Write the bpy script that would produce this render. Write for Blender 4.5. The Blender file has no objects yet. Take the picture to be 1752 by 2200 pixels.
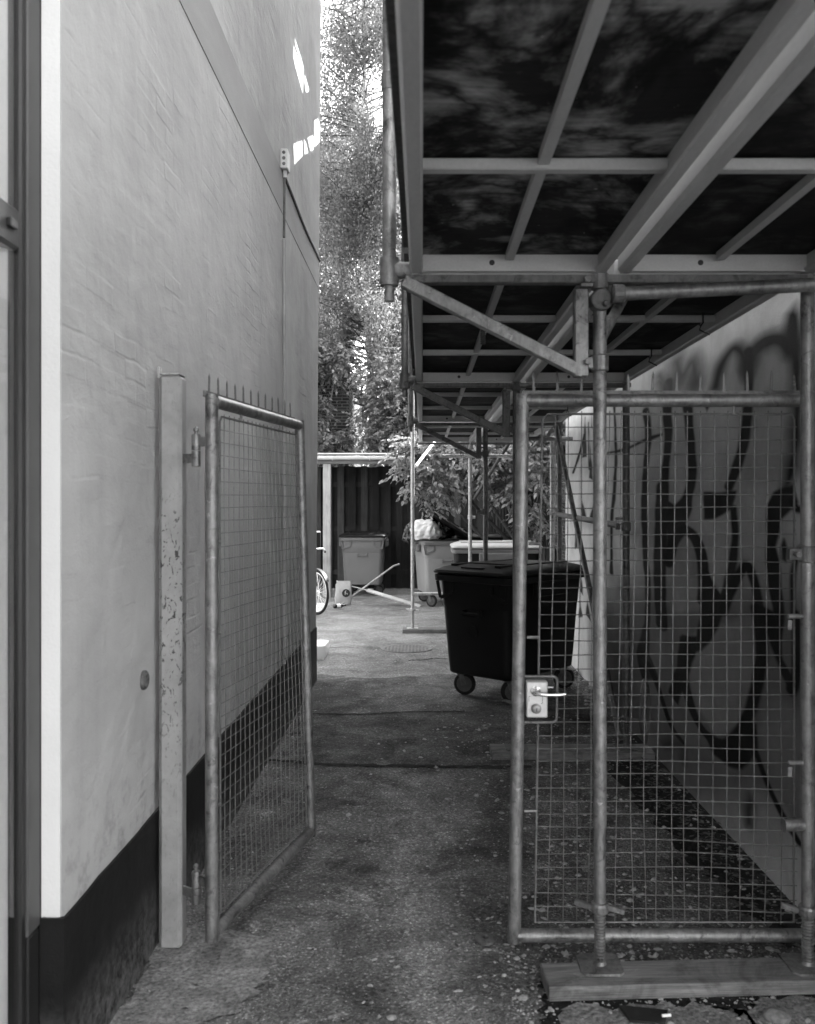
import bpy, bmesh, math, random
import numpy as np
from mathutils import Vector, Matrix

random.seed(7); RNG = np.random.default_rng(11)
scene = bpy.context.scene
col = scene.collection
R = math.radians

# ---------------------------------------------------------------- camera, sky, sun, exposure
EYE, FOC = 1.70, 1930.0                     # eye height (m), focal length in pixels of a 2200 px tall frame
cam_d = bpy.data.cameras.new('camera'); cam = bpy.data.objects.new('camera', cam_d); col.objects.link(cam)
cam.location = (0, 0, EYE); cam.rotation_euler = (R(90), 0, 0)
cam_d.sensor_fit = 'VERTICAL'; cam_d.sensor_height = 36.0; cam_d.sensor_width = 36.0
cam_d.lens = FOC / 2200 * 36; cam_d.shift_x = -32 / 2200; cam_d.shift_y = -18 / 2200
cam_d.clip_start = 0.02; cam_d.clip_end = 500
cam_d.dof.use_dof = True; cam_d.dof.focus_distance = 9.5; cam_d.dof.aperture_fstop = 4.8
scene.camera = cam
scene.render.resolution_x, scene.render.resolution_y = 815, 1024

SUN = Vector((1.0, 1.2, 1.2)).normalized()  # towards the sun: ahead and to the right
world = bpy.data.worlds.new('World'); scene.world = world; world.use_nodes = True
wn = world.node_tree.nodes; wl = world.node_tree.links
bg = wn['Background']; sky = wn.new('ShaderNodeTexSky'); sky.sky_type = 'NISHITA'; sky.sun_disc = False
sky.sun_elevation = math.asin(SUN.z); sky.sun_rotation = math.atan2(SUN.x, SUN.y)
sky.air_density = 1.6; sky.dust_density = 3.0
bw = wn.new('ShaderNodeRGBToBW')            # black and white photograph
wl.new(sky.outputs[0], bw.inputs[0]); wl.new(bw.outputs[0], bg.inputs[0]); bg.inputs[1].default_value = 0.15
sun_d = bpy.data.lights.new('sun', 'SUN'); sun_d.energy = 4.0; sun_d.angle = R(0.5); sun_d.color = (1, 1, 1)
sun_o = bpy.data.objects.new('sun', sun_d); col.objects.link(sun_o)
sun_o.rotation_euler = SUN.to_track_quat('Z', 'Y').to_euler(); sun_o.location = (10, 12, 14)
vs = scene.view_settings
vs.view_transform = 'Standard'; vs.look = 'None'; vs.gamma = 1.0; vs.use_curve_mapping = False; vs.exposure = 3.1
scene.cycles.use_denoising = True
scene.cycles.max_bounces = 8; scene.cycles.diffuse_bounces = 5; scene.cycles.transparent_max_bounces = 16
scene.cycles.sample_clamp_indirect = 6.0
scene.cycles.caustics_reflective = False; scene.cycles.caustics_refractive = False

def at(u, v, Y):
    """point at distance Y that a sight line through photo position (u, v) meets"""
    return Vector(((u - 908) * Y / FOC, Y, EYE - (v - 1082) * Y / FOC))

# ---------------------------------------------------------------- materials
class NT:
    def __init__(s, name):
        s.m = bpy.data.materials.new(name); s.m.use_nodes = True
        s.t = s.m.node_tree; s.n = s.t.nodes; s.b = s.n['Principled BSDF']; s.out = s.n['Material Output']
        s.tc = s.n.new('ShaderNodeTexCoord')
    def link(s, a, b): s.t.links.new(a, b)
    def math(s, op, a, b=None, c=None, clamp=False):
        n = s.n.new('ShaderNodeMath'); n.operation = op; n.use_clamp = clamp
        for i, x in enumerate((a, b, c)):
            if x is None: continue
            if isinstance(x, (int, float)): n.inputs[i].default_value = x
            else: s.link(x, n.inputs[i])
        return n.outputs[0]
    def mapping(s, scale=(1, 1, 1), rot=(0, 0, 0), src='Object'):
        m = s.n.new('ShaderNodeMapping'); m.inputs['Scale'].default_value = scale; m.inputs['Rotation'].default_value = rot
        s.link(s.tc.outputs[src], m.inputs[0]); return m.outputs[0]
    def noise(s, scale, detail=4, rough=.55, dist=0, vec=None):
        n = s.n.new('ShaderNodeTexNoise'); n.inputs['Scale'].default_value = scale
        n.inputs['Detail'].default_value = detail; n.inputs['Roughness'].default_value = rough; n.inputs['Distortion'].default_value = dist
        s.link(vec if vec is not None else s.tc.outputs['Object'], n.inputs['Vector']); return n.outputs['Fac']
    def vor(s, scale, feature='F1', out='Distance', vec=None, rand=1.0):
        n = s.n.new('ShaderNodeTexVoronoi'); n.feature = feature; n.inputs['Scale'].default_value = scale
        n.inputs['Randomness'].default_value = rand
        s.link(vec if vec is not None else s.tc.outputs['Object'], n.inputs['Vector']); return n.outputs[out]
    def ramp(s, x, a, b, lo, hi):
        n = s.n.new('ShaderNodeMapRange'); n.inputs[1].default_value = a; n.inputs[2].default_value = b
        n.inputs[3].default_value = lo; n.inputs[4].default_value = hi; s.link(x, n.inputs[0]); return n.outputs[0]
    def xyz(s, src='Object'):
        n = s.n.new('ShaderNodeSeparateXYZ'); s.link(s.tc.outputs[src], n.inputs[0]); return n.outputs
    def comb(s, a, b, c=0.0):
        n = s.n.new('ShaderNodeCombineXYZ')
        for i, x in enumerate((a, b, c)):
            if isinstance(x, (int, float)): n.inputs[i].default_value = x
            else: s.link(x, n.inputs[i])
        return n.outputs[0]
    def color(s, x): s.link(x, s.b.inputs['Base Color'])
    def bump(s, h, strength, dist=.01):
        n = s.n.new('ShaderNodeBump'); n.inputs['Strength'].default_value = strength; n.inputs['Distance'].default_value = dist
        s.link(h, n.inputs['Height']); s.link(n.outputs[0], s.b.inputs['Normal'])
    def set(s, rough=.6, metal=0, spec=.5):
        s.b.inputs['Roughness'].default_value = rough; s.b.inputs['Metallic'].default_value = metal
        s.b.inputs['Specular IOR Level'].default_value = spec

MAT = {}
def simple(name, base, var=.2, scale=8, rough=.6, metal=0, spec=.4, bump=.2, bscale=40, bdist=.003, stretch=(1, 1, 1), fine=.0):
    t = NT(name); t.set(rough, metal, spec)
    v = t.mapping(stretch)
    n = t.noise(scale, 5, .6, .3, v)
    c = t.ramp(n, .25, .75, base * (1 - var), base * (1 + var))
    if fine:
        f = t.noise(bscale * 2, 2, .6, 0, v); c = t.math('MULTIPLY', c, t.ramp(f, .3, .7, 1 - fine, 1 + fine))
    t.color(c)
    if bump: t.bump(t.noise(bscale, 4, .6, 0, v), bump, bdist)
    MAT[name] = t.m; return t

def m_plaster():
    t = NT('plaster'); t.set(.9, 0, .2)
    x, y, z = t.xyz()
    p = t.comb(y, z, x)
    big = t.noise(.8, 4, .55, .3, p); mid = t.noise(3.2, 5, .6, .3, t.mapping((1, .5, .8), (R(25), 0, 0)))
    drip = t.noise(2.6, 5, .6, .2, t.mapping((1, 2.0, .18)))
    c = t.math('ADD', t.ramp(big, .3, .7, .34, .42), t.ramp(mid, .3, .72, -.035, .03))
    c = t.math('ADD', c, t.ramp(drip, .5, .72, 0, -.03))
    c = t.math('MULTIPLY', c, t.ramp(t.noise(240, 2, .5), .25, .75, .93, 1.07))
    dn = t.math('ADD', y, t.math('MULTIPLY', t.noise(1.1, 6, .68, .8), 6.0))           # alley shade painted into the colour, deeper towards the far end
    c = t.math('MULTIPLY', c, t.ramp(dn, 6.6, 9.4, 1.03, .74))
    spl = t.math('MULTIPLY', t.ramp(z, .5, .95, 1, 0), t.ramp(t.noise(9, 6, .72), .50, .66, 0, 1)); c = t.math('MULTIPLY', c, t.ramp(spl, 0, 1, 1, .62))
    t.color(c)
    br = t.n.new('ShaderNodeTexBrick'); br.inputs['Scale'].default_value = 1.0
    br.inputs['Brick Width'].default_value = .24; br.inputs['Row Height'].default_value = .072; br.inputs['Mortar Size'].default_value = .010
    br.inputs['Mortar Smooth'].default_value = 1.0
    br.inputs['Color1'].default_value = (0, 0, 0, 1); br.inputs['Color2'].default_value = (1, 1, 1, 1); br.inputs['Mortar'].default_value = (.4, .4, .4, 1)
    wv = t.n.new('ShaderNodeVectorMath'); wv.operation = 'MULTIPLY_ADD'; nn = t.n.new('ShaderNodeTexNoise'); nn.inputs['Scale'].default_value = 3.0
    t.link(p, nn.inputs['Vector']); t.link(nn.outputs['Color'], wv.inputs[0]); wv.inputs[1].default_value = (.10, .05, .05); t.link(p, wv.inputs[2])
    t.link(wv.outputs[0], br.inputs['Vector'])
    bmask = t.ramp(t.noise(1.6, 4, .6), .42, .64, 0, 1); bs = t.n.new('ShaderNodeSeparateColor'); t.link(br.outputs['Color'], bs.inputs[0])
    h = t.math('MULTIPLY', t.math('MULTIPLY', bs.outputs[0], bmask), .55)
    h = t.math('ADD', h, t.math('MULTIPLY', t.noise(9, 4, .6, .2, t.mapping((1, .6, .8))), 1.1)); h = t.math('ADD', h, t.math('MULTIPLY', t.noise(110, 3), .14))
    h = t.math('ADD', h, t.math('MULTIPLY', t.noise(2.2, 3), 1.6))
    t.bump(h, .7, .012); MAT['plaster'] = t.m
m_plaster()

def m_band():
    t = NT('plaster_band'); t.set(.85, 0, .25)
    c = t.ramp(t.noise(1.6, 4, .6, .5, t.mapping((1, .6, 2))), .3, .7, .25, .32); t.color(c)
    t.bump(t.noise(90, 3), .25, .006); MAT['plaster_band'] = t.m
m_band()

def m_black():
    t = NT('black_tar'); t.set(.7, 0, .2)
    x, y, z = t.xyz()
    dust = t.math('MULTIPLY', t.ramp(z, 0.0, .30, 1, 0), t.ramp(t.noise(26, 6, .75), .36, .62, 0, 1))
    c = t.math('ADD', t.ramp(t.noise(5, 4), .3, .7, .005, .011), t.math('MULTIPLY', dust, .11)); t.color(c)
    t.bump(t.math('ADD', t.noise(12, 5, .6), t.math('MULTIPLY', t.noise(150, 2), .2)), .4, .008); MAT['black_tar'] = t.m
m_black()

def m_asphalt(name, dark, strip):
    t = NT(name); t.set(.9, 0, .25)
    x, y, z = t.xyz()
    big = t.noise(.55, 4, .6, .5); mid = t.noise(2.8, 8, .74, .5); fine = t.noise(55, 5, .75); sp = t.vor(95)
    c = t.math('ADD', t.ramp(big, .3, .7, .080 * dark, .165 * dark), t.ramp(mid, .38, .64, -.045, .08))
    if strip:
        wob = t.math('ADD', x, t.ramp(t.noise(.9, 3), .2, .8, -.22, .30))
        near = t.math('SUBTRACT', 1.0, t.math('ABSOLUTE', t.math('MULTIPLY', wob, 3.2)), None, True)
        near = t.math('MULTIPLY', near, t.ramp(y, 5.2, 6.2, 1, .15))
        c = t.math('ADD', c, t.math('MULTIPLY', near, t.ramp(mid, .3, .65, .03, .17)))
        # pale spills of dust and dried mortar
        blot = t.ramp(t.noise(3.4, 7, .75, 1.0), .58, .64, 0, .15); c = t.math('ADD', c, blot)
        edge = t.vor(.55, 'DISTANCE_TO_EDGE', 'Distance', None)
        wv = t.n.new('ShaderNodeVectorMath'); wv.operation = 'ADD'
        nn = t.n.new('ShaderNodeTexNoise'); nn.inputs['Scale'].default_value = 2.2; nn.inputs['Detail'].default_value = 6
        t.link(t.tc.outputs['Object'], nn.inputs['Vector']); t.link(t.tc.outputs['Object'], wv.inputs[0]); t.link(nn.outputs['Color'], wv.inputs[1])
        edge = t.vor(.42, 'DISTANCE_TO_EDGE', 'Distance', wv.outputs[0])
        crack = t.ramp(edge, .001, .004, .6, 1.0); c = t.math('MULTIPLY', c, crack)
    if strip: c = t.math('MULTIPLY', c, t.ramp(t.noise(1.5, 6, .7, .8, t.mapping((1, .6, 1))), .36, .50, .5, 1.0))   # damp oily stains
    cell = t.n.new('ShaderNodeSeparateColor'); t.link(t.vor(130, 'F1', 'Color'), cell.inputs[0]); cell2 = t.n.new('ShaderNodeSeparateColor'); t.link(t.vor(48, 'F1', 'Color'), cell2.inputs[0])
    speck = t.math('ADD', t.ramp(cell.outputs[0], .84, .97, .85, 1.9), t.math('MULTIPLY', t.ramp(cell2.outputs[0], .95, .98, 0, 1.6), t.ramp(t.vor(48), .0, .35, 1, 0))); grain = t.ramp(fine, .32, .68, .35, 1.65)
    c = t.math('MULTIPLY', t.math('MULTIPLY', c, speck), grain)
    c = t.math('MAXIMUM', c, .008); t.color(c)
    h = t.math('ADD', t.math('MULTIPLY', fine, .6), t.math('MULTIPLY', t.noise(9, 5, .65), 1.2)); h = t.math('ADD', h, t.math('MULTIPLY', sp, -.8))
    t.bump(h, 1.0, .012); MAT[name] = t.m
m_asphalt('asphalt', 1.0, True); m_asphalt('asphalt_patch', .72, False); m_asphalt('asphalt_lit', 1.9, False)

def m_steel(name, base, var, metal=.55, rough=.48):
    t = NT(name); t.set(rough, metal, .5)
    a = t.noise(14, 5, .65, .4); b = t.noise(60, 3, .6, .2, t.mapping((1, 1, .35))); d = t.noise(5, 3)
    c = t.math('ADD', t.ramp(a, .3, .7, base * (1 - var), base * (1 + var)), t.ramp(b, .3, .7, -base * .25, base * .2))
    c = t.math('MULTIPLY', c, t.ramp(t.noise(16, 7, .78, .8), .34, .47, .32, 1.0))   # rust and mortar stains
    c = t.math('ADD', c, t.ramp(t.noise(24, 5, .7, 1.2), .63, .67, 0, base * .7))
    t.color(t.math('MULTIPLY', c, t.ramp(d, .3, .7, .85, 1.12)))
    t.link(t.ramp(a, .3, .7, rough - .1, rough + .15), t.b.inputs['Roughness'])
    t.bump(t.noise(90, 4, .6), .18, .002); MAT[name] = t.m
m_steel('steel', .19, .36); m_steel('steel_light', .42, .18, .35); m_steel('steel_dark', .11, .3, .4, .55); simple('alu', .42, .12, 5, .5, .35, .5, .08, 60, .002, stretch=(1, .3, 1), fine=.05)

def m_post():
    t = NT('post_paint'); t.set(.6, .1, .4)
    a = t.noise(7, 5, .65, .3); ch = t.ramp(t.noise(34, 5, .62, 2.2, t.mapping((1, 1, .5))), .575, .61, 0, 1)
    x, y, z = t.xyz(); mid = t.math('MULTIPLY', t.ramp(z, .55, 1.2, .15, 1), t.ramp(z, 1.6, 1.8, 1, .1))
    c = t.ramp(a, .3, .7, .20, .30); k = t.math('MULTIPLY', ch, mid)
    t.color(t.math('MULTIPLY', c, t.ramp(k, 0, 1, 1, .15))); t.bump(t.math('ADD', t.noise(40, 4), t.math('MULTIPLY', ch, -.6)), .3, .003)
    MAT['post_paint'] = t.m
m_post()

def m_ply(name, lo, hi):
    t = NT(name); t.set(.8, 0, .2)
    st = t.noise(2.2, 7, .66, .5); ring = t.noise(1.3, 6, .62, .5); g = t.noise(20, 5, .7, .2, t.mapping((.2, 2.5, 1)))
    edge = t.math('ABSOLUTE', t.math('SUBTRACT', ring, .5))
    c = t.ramp(st, .45, .57, lo, hi); c = t.math('MULTIPLY', c, t.ramp(edge, .0, .05, .08, 1.0))   # tide marks of old water stains
    c = t.math('MULTIPLY', c, t.ramp(g, .3, .7, .65, 1.35))
    c = t.math('ADD', c, t.ramp(t.noise(38, 3, .6), .72, .75, 0, hi * .8)); t.color(c)
    t.bump(g, .4, .003); MAT[name] = t.m
m_ply('ply_stained', .012, .24); m_ply('ply_dark', .006, .045)

def m_plank():
    t = NT('plank_wood'); t.set(.85, 0, .2)
    g = t.noise(5, 7, .7, .8, t.mapping((.6, 7, 7))); fine = t.noise(12, 5, .7, .3, t.mapping((.4, 22, 22))); st = t.noise(3.5, 6, .7, 1.0)
    c = t.math('MULTIPLY', t.ramp(g, .3, .7, .10, .22), t.ramp(fine, .3, .7, .6, 1.4)); c = t.math('MULTIPLY', c, t.ramp(st, .32, .5, .45, 1.1))
    c = t.math('ADD', c, t.math('MULTIPLY', t.ramp(t.noise(2.2, 7, .75, .6), .56, .66, 0, .12), t.ramp(t.noise(70, 3), .35, .6, .3, 1)))   # dried mortar dust
    t.color(c); t.bump(t.math('ADD', fine, t.math('MULTIPLY', st, .5)), .8, .006); MAT['plank_wood'] = t.m
def m_wood(name, base, var, axis='x', rough=.8):
    t = NT(name); t.set(rough, 0, .25)
    sc = {'x': (.5, 9, 9), 'y': (9, .5, 9), 'z': (9, 9, .5)}[axis]
    g = t.noise(6, 6, .65, .5, t.mapping(sc)); big = t.noise(2.5, 4, .6)
    info = t.n.new('ShaderNodeObjectInfo')
    c = t.math('ADD', t.ramp(g, .3, .7, base * (1 - var), base * (1 + var)), t.ramp(big, .3, .7, -base * .25, base * .25))
    t.color(t.math('MULTIPLY', c, t.ramp(info.outputs['Random'], 0, 1, .78, 1.22)))
    t.bump(g, .5, .004); MAT[name] = t.m
m_plank(); m_wood('post_wood', .33, .22, 'z'); m_wood('fence_wood', .022, .35, 'z'); m_wood('fence_wood_worn', .05, .35, 'z')
m_wood('beam_wood', .22, .3, 'x'); m_wood('lath_wood', .5, .12, 'x')

simple('bin_grey', .16, .08, 3, .5, 0, .4, .12, 120, .001, fine=.06)
simple('bin_grey_pale', .25, .08, 3, .5, 0, .4, .12, 120, .001, fine=.06)
simple('bin_rim', .13, .08, 3, .5, 0, .4, .1, 120, .001)
simple('bin_dark', .010, .15, 4, .6, 0, .2, .15, 140, .001)
simple('bin_lid_pale', .36, .08, 4, .5, 0, .4, .1, 120, .001)
simple('bin_lid_dark', .011, .15, 4, .6, 0, .18, .1, 100, .001)
simple('hub_grey', .07, .3, 20, .6, 0, .3, .1, 60)
simple('rubber', .012, .2, 20, .8, 0, .3, .2, 90, .002)
simple('rim_metal', .6, .1, 20, .35, .6, .5, 0)
simple('spoke_metal', .75, .05, 20, .4, .2, .5, 0)
simple('white_plastic', .78, .04, 4, .45, 0, .5, .05, 30)
simple('pvc_white', .72, .06, 3, .4, 0, .5, .05, 30)
simple('grey_plastic', .5, .08, 10, .5, 0, .4, .05, 40)
simple('cable_black', .015, .2, 10, .6, 0, .4, 0)
simple('hose', .10, .15, 10, .5, 0, .4, 0)
simple('brass', .45, .12, 40, .4, .4, .5, .15, 120, .001)
simple('brass_dark', .22, .2, 40, .45, .5, .5, .1, 120, .001)
simple('chrome', .8, .06, 30, .22, .9, .5, 0)
simple('frame_dark', .055, .12, 6, .5, 0, .45, .1, 80, .001)
simple('frame_black', .012, .15, 6, .45, 0, .45, .1, 80, .001)
simple('jamb_paint', .66, .06, 3, .8, 0, .3, .3, 90, .004)
simple('curtain', .75, .06, 3, .9, 0, .1, .1, 60)
simple('room_dark', .02, .1, 3, .9, 0, .1, 0)
simple('concrete', .19, .5, 7, .9, 0, .25, 1.0, 40, .015, fine=.5)
simple('concrete_pale', .17, .5, 6, .9, 0, .25, 1.0, 40, .015, fine=.55)
simple('soil', .018, .5, 14, .95, 0, .15, .9, 60, .015, fine=.4)
simple('stone_pale', .34, .5, 60, .85, 0, .3, .3, 200)
simple('stone_mid', .16, .4, 60, .85, 0, .3, .3, 200)
simple('dry_leaf', .075, .9, 35, .7, 0, .3, .2, 90)
simple('bark_birch', .55, .25, 5, .8, 0, .3, .6, 14, .01, stretch=(1, 1, .25))
simple('bark_dark', .07, .35, 8, .9, 0, .2, .8, 20, .01, stretch=(1, 1, .3))
simple('roof_felt', .10, .25, 4, .9, 0, .2, .5, 60, .005)
simple('render_far', .55, .08, 2, .85, 0, .25, .3, 60, .004)
simple('sun_mask_sheet', .40, .12, 3, .8, 0, .2, .3, 10, .01)
simple('manhole_iron', .15, .3, 12, .7, .2, .4, .5, 60, .004, fine=.3)
simple('sack', .34, .15, 12, .55, 0, .4, .3, 30, .004)
simple('print_dark', .02, .2, 20, .6, 0, .3, 0)
simple('print_light', .55, .1, 20, .6, 0, .3, 0)
simple('bag_white', .72, .05, 5, .35, 0, .5, .15, 40, .003)
simple('bag_black', .006, .3, 5, .16, 0, .7, .25, 26, .006)
simple('bottle_glass', .012, .2, 8, .12, 0, .6, 0)
simple('sticker', .7, .1, 30, .5, 0, .4, 0)

def m_brick():
    t = NT('brick_dark'); t.set(.85, 0, .25)
    x, y, z = t.xyz(); p = t.comb(t.math('ADD', x, y), z, 0.0)
    br = t.n.new('ShaderNodeTexBrick'); br.inputs['Scale'].default_value = 1
    br.inputs['Brick Width'].default_value = .24; br.inputs['Row Height'].default_value = .072; br.inputs['Mortar Size'].default_value = .009
    br.inputs['Color1'].default_value = (.02, .02, .02, 1); br.inputs['Color2'].default_value = (.05, .05, .05, 1); br.inputs['Mortar'].default_value = (.13, .13, .13, 1)
    t.link(p, br.inputs['Vector']); t.link(br.outputs['Color'], t.b.inputs['Base Color'])
    t.bump(br.outputs['Fac'], -.6, .01); MAT['brick_dark'] = t.m
m_brick()

def m_graffiti():
    t = NT('painted_render'); t.set(.85, 0, .15)
    a = t.n.new('ShaderNodeAttribute'); a.attribute_name = 'paint'
    s = t.n.new('ShaderNodeSeparateColor'); t.link(a.outputs['Color'], s.inputs[0])
    c = t.math('MULTIPLY', s.outputs[0], t.ramp(t.noise(5, 5, .65, .4), .3, .7, .86, 1.12))
    c = t.math('MULTIPLY', c, t.ramp(t.noise(160, 3, .6), .3, .7, .92, 1.08))
    chip = t.ramp(t.noise(26, 6, .7, 1.5), .73, .76, 0, .12); t.color(t.math('ADD', c, chip))
    t.bump(t.math('ADD', t.noise(110, 4, .65), t.math('MULTIPLY', t.noise(7, 4), 1.2)), .5, .006); MAT['painted_render'] = t.m
m_graffiti()

def m_leaf(name, base, trans, gl=.12):
    t = NT(name); n = t.n; n.remove(t.b)
    rn = t.noise(1.1, 3, .6); rf = t.noise(40, 1)
    k = t.math('MULTIPLY', t.ramp(rn, .3, .7, .55, 1.45), t.ramp(rf, .3, .7, .6, 1.4))
    d = n.new('ShaderNodeBsdfDiffuse'); tr = n.new('ShaderNodeBsdfTranslucent'); g = n.new('ShaderNodeBsdfGlossy')
    g.inputs['Roughness'].default_value = .45; g.inputs['Color'].default_value = (.6, .6, .6, 1)
    t.link(t.math('MULTIPLY', k, base), d.inputs[0]); t.link(t.math('MULTIPLY', k, trans), tr.inputs[0])
    a = n.new('ShaderNodeAddShader'); t.link(d.outputs[0], a.inputs[0]); t.link(tr.outputs[0], a.inputs[1])
    mx = n.new('ShaderNodeMixShader'); mx.inputs[0].default_value = gl; t.link(a.outputs[0], mx.inputs[1]); t.link(g.outputs[0], mx.inputs[2])
    t.link(mx.outputs[0], t.out.inputs[0]); MAT[name] = t.m
m_leaf('leaf_birch', .07, .075); m_leaf('leaf_shrub', .095, .07); m_leaf('leaf_bush', .13, .08, .10)

def m_glass():
    t = NT('window_glass'); n = t.n; n.remove(t.b)
    tr = n.new('ShaderNodeBsdfTransparent'); tr.inputs[0].default_value = (.86, .86, .86, 1)
    g = n.new('ShaderNodeBsdfGlossy'); g.inputs['Roughness'].default_value = .03
    f = n.new('ShaderNodeLayerWeight'); f.inputs[0].default_value = .5
    mx = n.new('ShaderNodeMixShader'); t.link(t.math('MULTIPLY_ADD', t.math('POWER', f.outputs['Facing'], 5.0), .9, .05), mx.inputs[0]); t.link(tr.outputs[0], mx.inputs[1]); t.link(g.outputs[0], mx.inputs[2])
    t.link(mx.outputs[0], t.out.inputs[0]); MAT['window_glass'] = t.m
m_glass()

# ---------------------------------------------------------------- mesh helpers
MW = {}                                                      # world matrix of each Empty
def thing(name, label, cat, loc=(0, 0, 0), rotz=0, group=None):
    o = bpy.data.objects.new(name, None); col.objects.link(o); o.empty_display_size = .1
    o.location = loc; o.rotation_euler = (0, 0, rotz); tag(o, label, cat, group)
    MW[o.name] = Matrix.Translation(loc) @ Matrix.Rotation(rotz, 4, 'Z'); return o
def tag(o, label, cat, group=None):
    o['label'] = label; o['category'] = cat
    if group: o['group'] = group
    return o

class MB:
    def __init__(s): s.v = []; s.f = []
    def add(s, vs, fs):
        k = len(s.v); s.v += [tuple(p) for p in vs]; s.f += [tuple(i + k for i in f) for f in fs]; return s
    def box(s, c, d, M=None):
        x, y, z = d[0] / 2, d[1] / 2, d[2] / 2
        P = [Vector((a * x, b * y, e * z)) for a in (-1, 1) for b in (-1, 1) for e in (-1, 1)]
        if M is not None: P = [M @ p for p in P]
        c = Vector(c)
        return s.add([p + c for p in P], [(0, 1, 3, 2), (4, 6, 7, 5), (0, 4, 5, 1), (2, 3, 7, 6), (0, 2, 6, 4), (1, 5, 7, 3)])
    def span(s, a, b): return s.box([(p + q) / 2 for p, q in zip(a, b)], [abs(q - p) for p, q in zip(a, b)])
    def bar(s, p, q, w, h, up=(0, 0, 1)):
        p, q = Vector(p), Vector(q); d = (q - p).normalized(); up = Vector(up)
        a = d.cross(up)
        if a.length < 1e-4: a = d.cross(Vector((1, 0, 0)))
        a.normalize(); b = a.cross(d).normalized(); a *= w / 2; b *= h / 2
        P = [e + i * a + j * b for e in (p, q) for (i, j) in ((-1, -1), (1, -1), (1, 1), (-1, 1))]
        return s.add(P, [(3, 2, 1, 0), (4, 5, 6, 7), (0, 1, 5, 4), (1, 2, 6, 5), (2, 3, 7, 6), (3, 0, 4, 7)])
    def tube(s, pts, r, n=12, caps=True, closed=False):
        pts = [Vector(p) for p in pts]; m = len(pts); rs = [float(q) for q in r] if isinstance(r, (list, tuple)) else [float(r)] * m
        ref = None; vs = []; fs = []
        for i, p in enumerate(pts):
            if closed: d = pts[(i + 1) % m] - pts[i - 1]
            else: d = pts[min(i + 1, m - 1)] - pts[max(i - 1, 0)]
            d.normalize()
            if ref is None: ref = Vector((0, 0, 1)) if abs(d.z) < .9 else Vector((1, 0, 0))
            a = d.cross(ref).normalized(); b = a.cross(d).normalized(); ref = b
            vs += [p + rs[i] * (math.cos(2 * math.pi * k / n) * a + math.sin(2 * math.pi * k / n) * b) for k in range(n)]
        for i in range(m if closed else m - 1):
            j = (i + 1) % m
            fs += [(i * n + k, j * n + k, j * n + (k + 1) % n, i * n + (k + 1) % n) for k in range(n)]
        if caps and not closed: fs += [tuple(range(n)), tuple(reversed(range((m - 1) * n, m * n)))]
        return s.add(vs, fs)
    def lathe(s, prof, c=(0, 0, 0), axis=(0, 0, 1), n=20):
        ax = Vector(axis).normalized(); c = Vector(c); a = ax.orthogonal().normalized(); b = ax.cross(a); vs = []; fs = []
        for (r, h) in prof: vs += [c + ax * h + max(r, 1e-4) * (math.cos(2 * math.pi * k / n) * a + math.sin(2 * math.pi * k / n) * b) for k in range(n)]
        for i in range(len(prof) - 1): fs += [(i * n + k, i * n + (k + 1) % n, (i + 1) * n + (k + 1) % n, (i + 1) * n + k) for k in range(n)]
        fs += [tuple(reversed(range(n))), tuple(range((len(prof) - 1) * n, len(prof) * n))]
        return s.add(vs, fs)
    def loft(s, rings, caps=True):
        n = len(rings[0]); fs = []
        for i in range(len(rings) - 1): fs += [(i * n + k, i * n + (k + 1) % n, (i + 1) * n + (k + 1) % n, (i + 1) * n + k) for k in range(n)]
        if caps: fs += [tuple(reversed(range(n))), tuple(range((len(rings) - 1) * n, len(rings) * n))]
        return s.add([p for r in rings for p in r], fs)
    def warp(s, fn): s.v = [tuple(fn(Vector(p))) for p in s.v]; return s
    def build(s, name, mat, parent=None, smooth=False, bevel=0, world=False, loc=None):
        vs = s.v
        if parent is not None and world:
            root = parent
            while root.parent: root = root.parent
            inv = MW[root.name].inverted(); vs = [tuple(inv @ Vector(p)) for p in vs]
        if loc is not None: vs = [(p[0] - loc[0], p[1] - loc[1], p[2] - loc[2]) for p in vs]
        me = bpy.data.meshes.new(name); me.from_pydata(vs, [], s.f)
        if bevel:
            bm = bmesh.new(); bm.from_mesh(me)
            es = [e for e in bm.edges if len(e.link_faces) == 2 and e.calc_face_angle(0) > .5]
            bmesh.ops.bevel(bm, geom=es, offset=bevel, segments=1, affect='EDGES', profile=.7, clamp_overlap=True)
            bmesh.ops.recalc_face_normals(bm, faces=bm.faces); bm.to_mesh(me); bm.free()
        me.materials.append(MAT[mat] if isinstance(mat, str) else mat)
        if smooth:
            me.shade_smooth()
            try: me.set_sharp_from_angle(angle=R(40))
            except Exception: pass
        o = bpy.data.objects.new(name, me); col.objects.link(o)
        if parent is not None: o.parent = parent
        if loc is not None: o.location = loc
        return o
def struct(o, kind='structure'): o['kind'] = kind; return o
def bulk(name, verts, faces, mat, parent=None, smooth=False):
    me = bpy.data.meshes.new(name); V = np.asarray(verts, np.float32); F = np.asarray(faces, np.int32); k = F.shape[1]
    me.vertices.add(len(V)); me.vertices.foreach_set('co', V.ravel())
    me.loops.add(F.size); me.loops.foreach_set('vertex_index', F.ravel())
    me.polygons.add(len(F)); me.polygons.foreach_set('loop_start', np.arange(0, F.size, k, dtype=np.int32))
    me.update(calc_edges=True); me.materials.append(MAT[mat])
    if smooth: me.shade_smooth()
    o = bpy.data.objects.new(name, me); col.objects.link(o); o.parent = parent; return o
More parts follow.
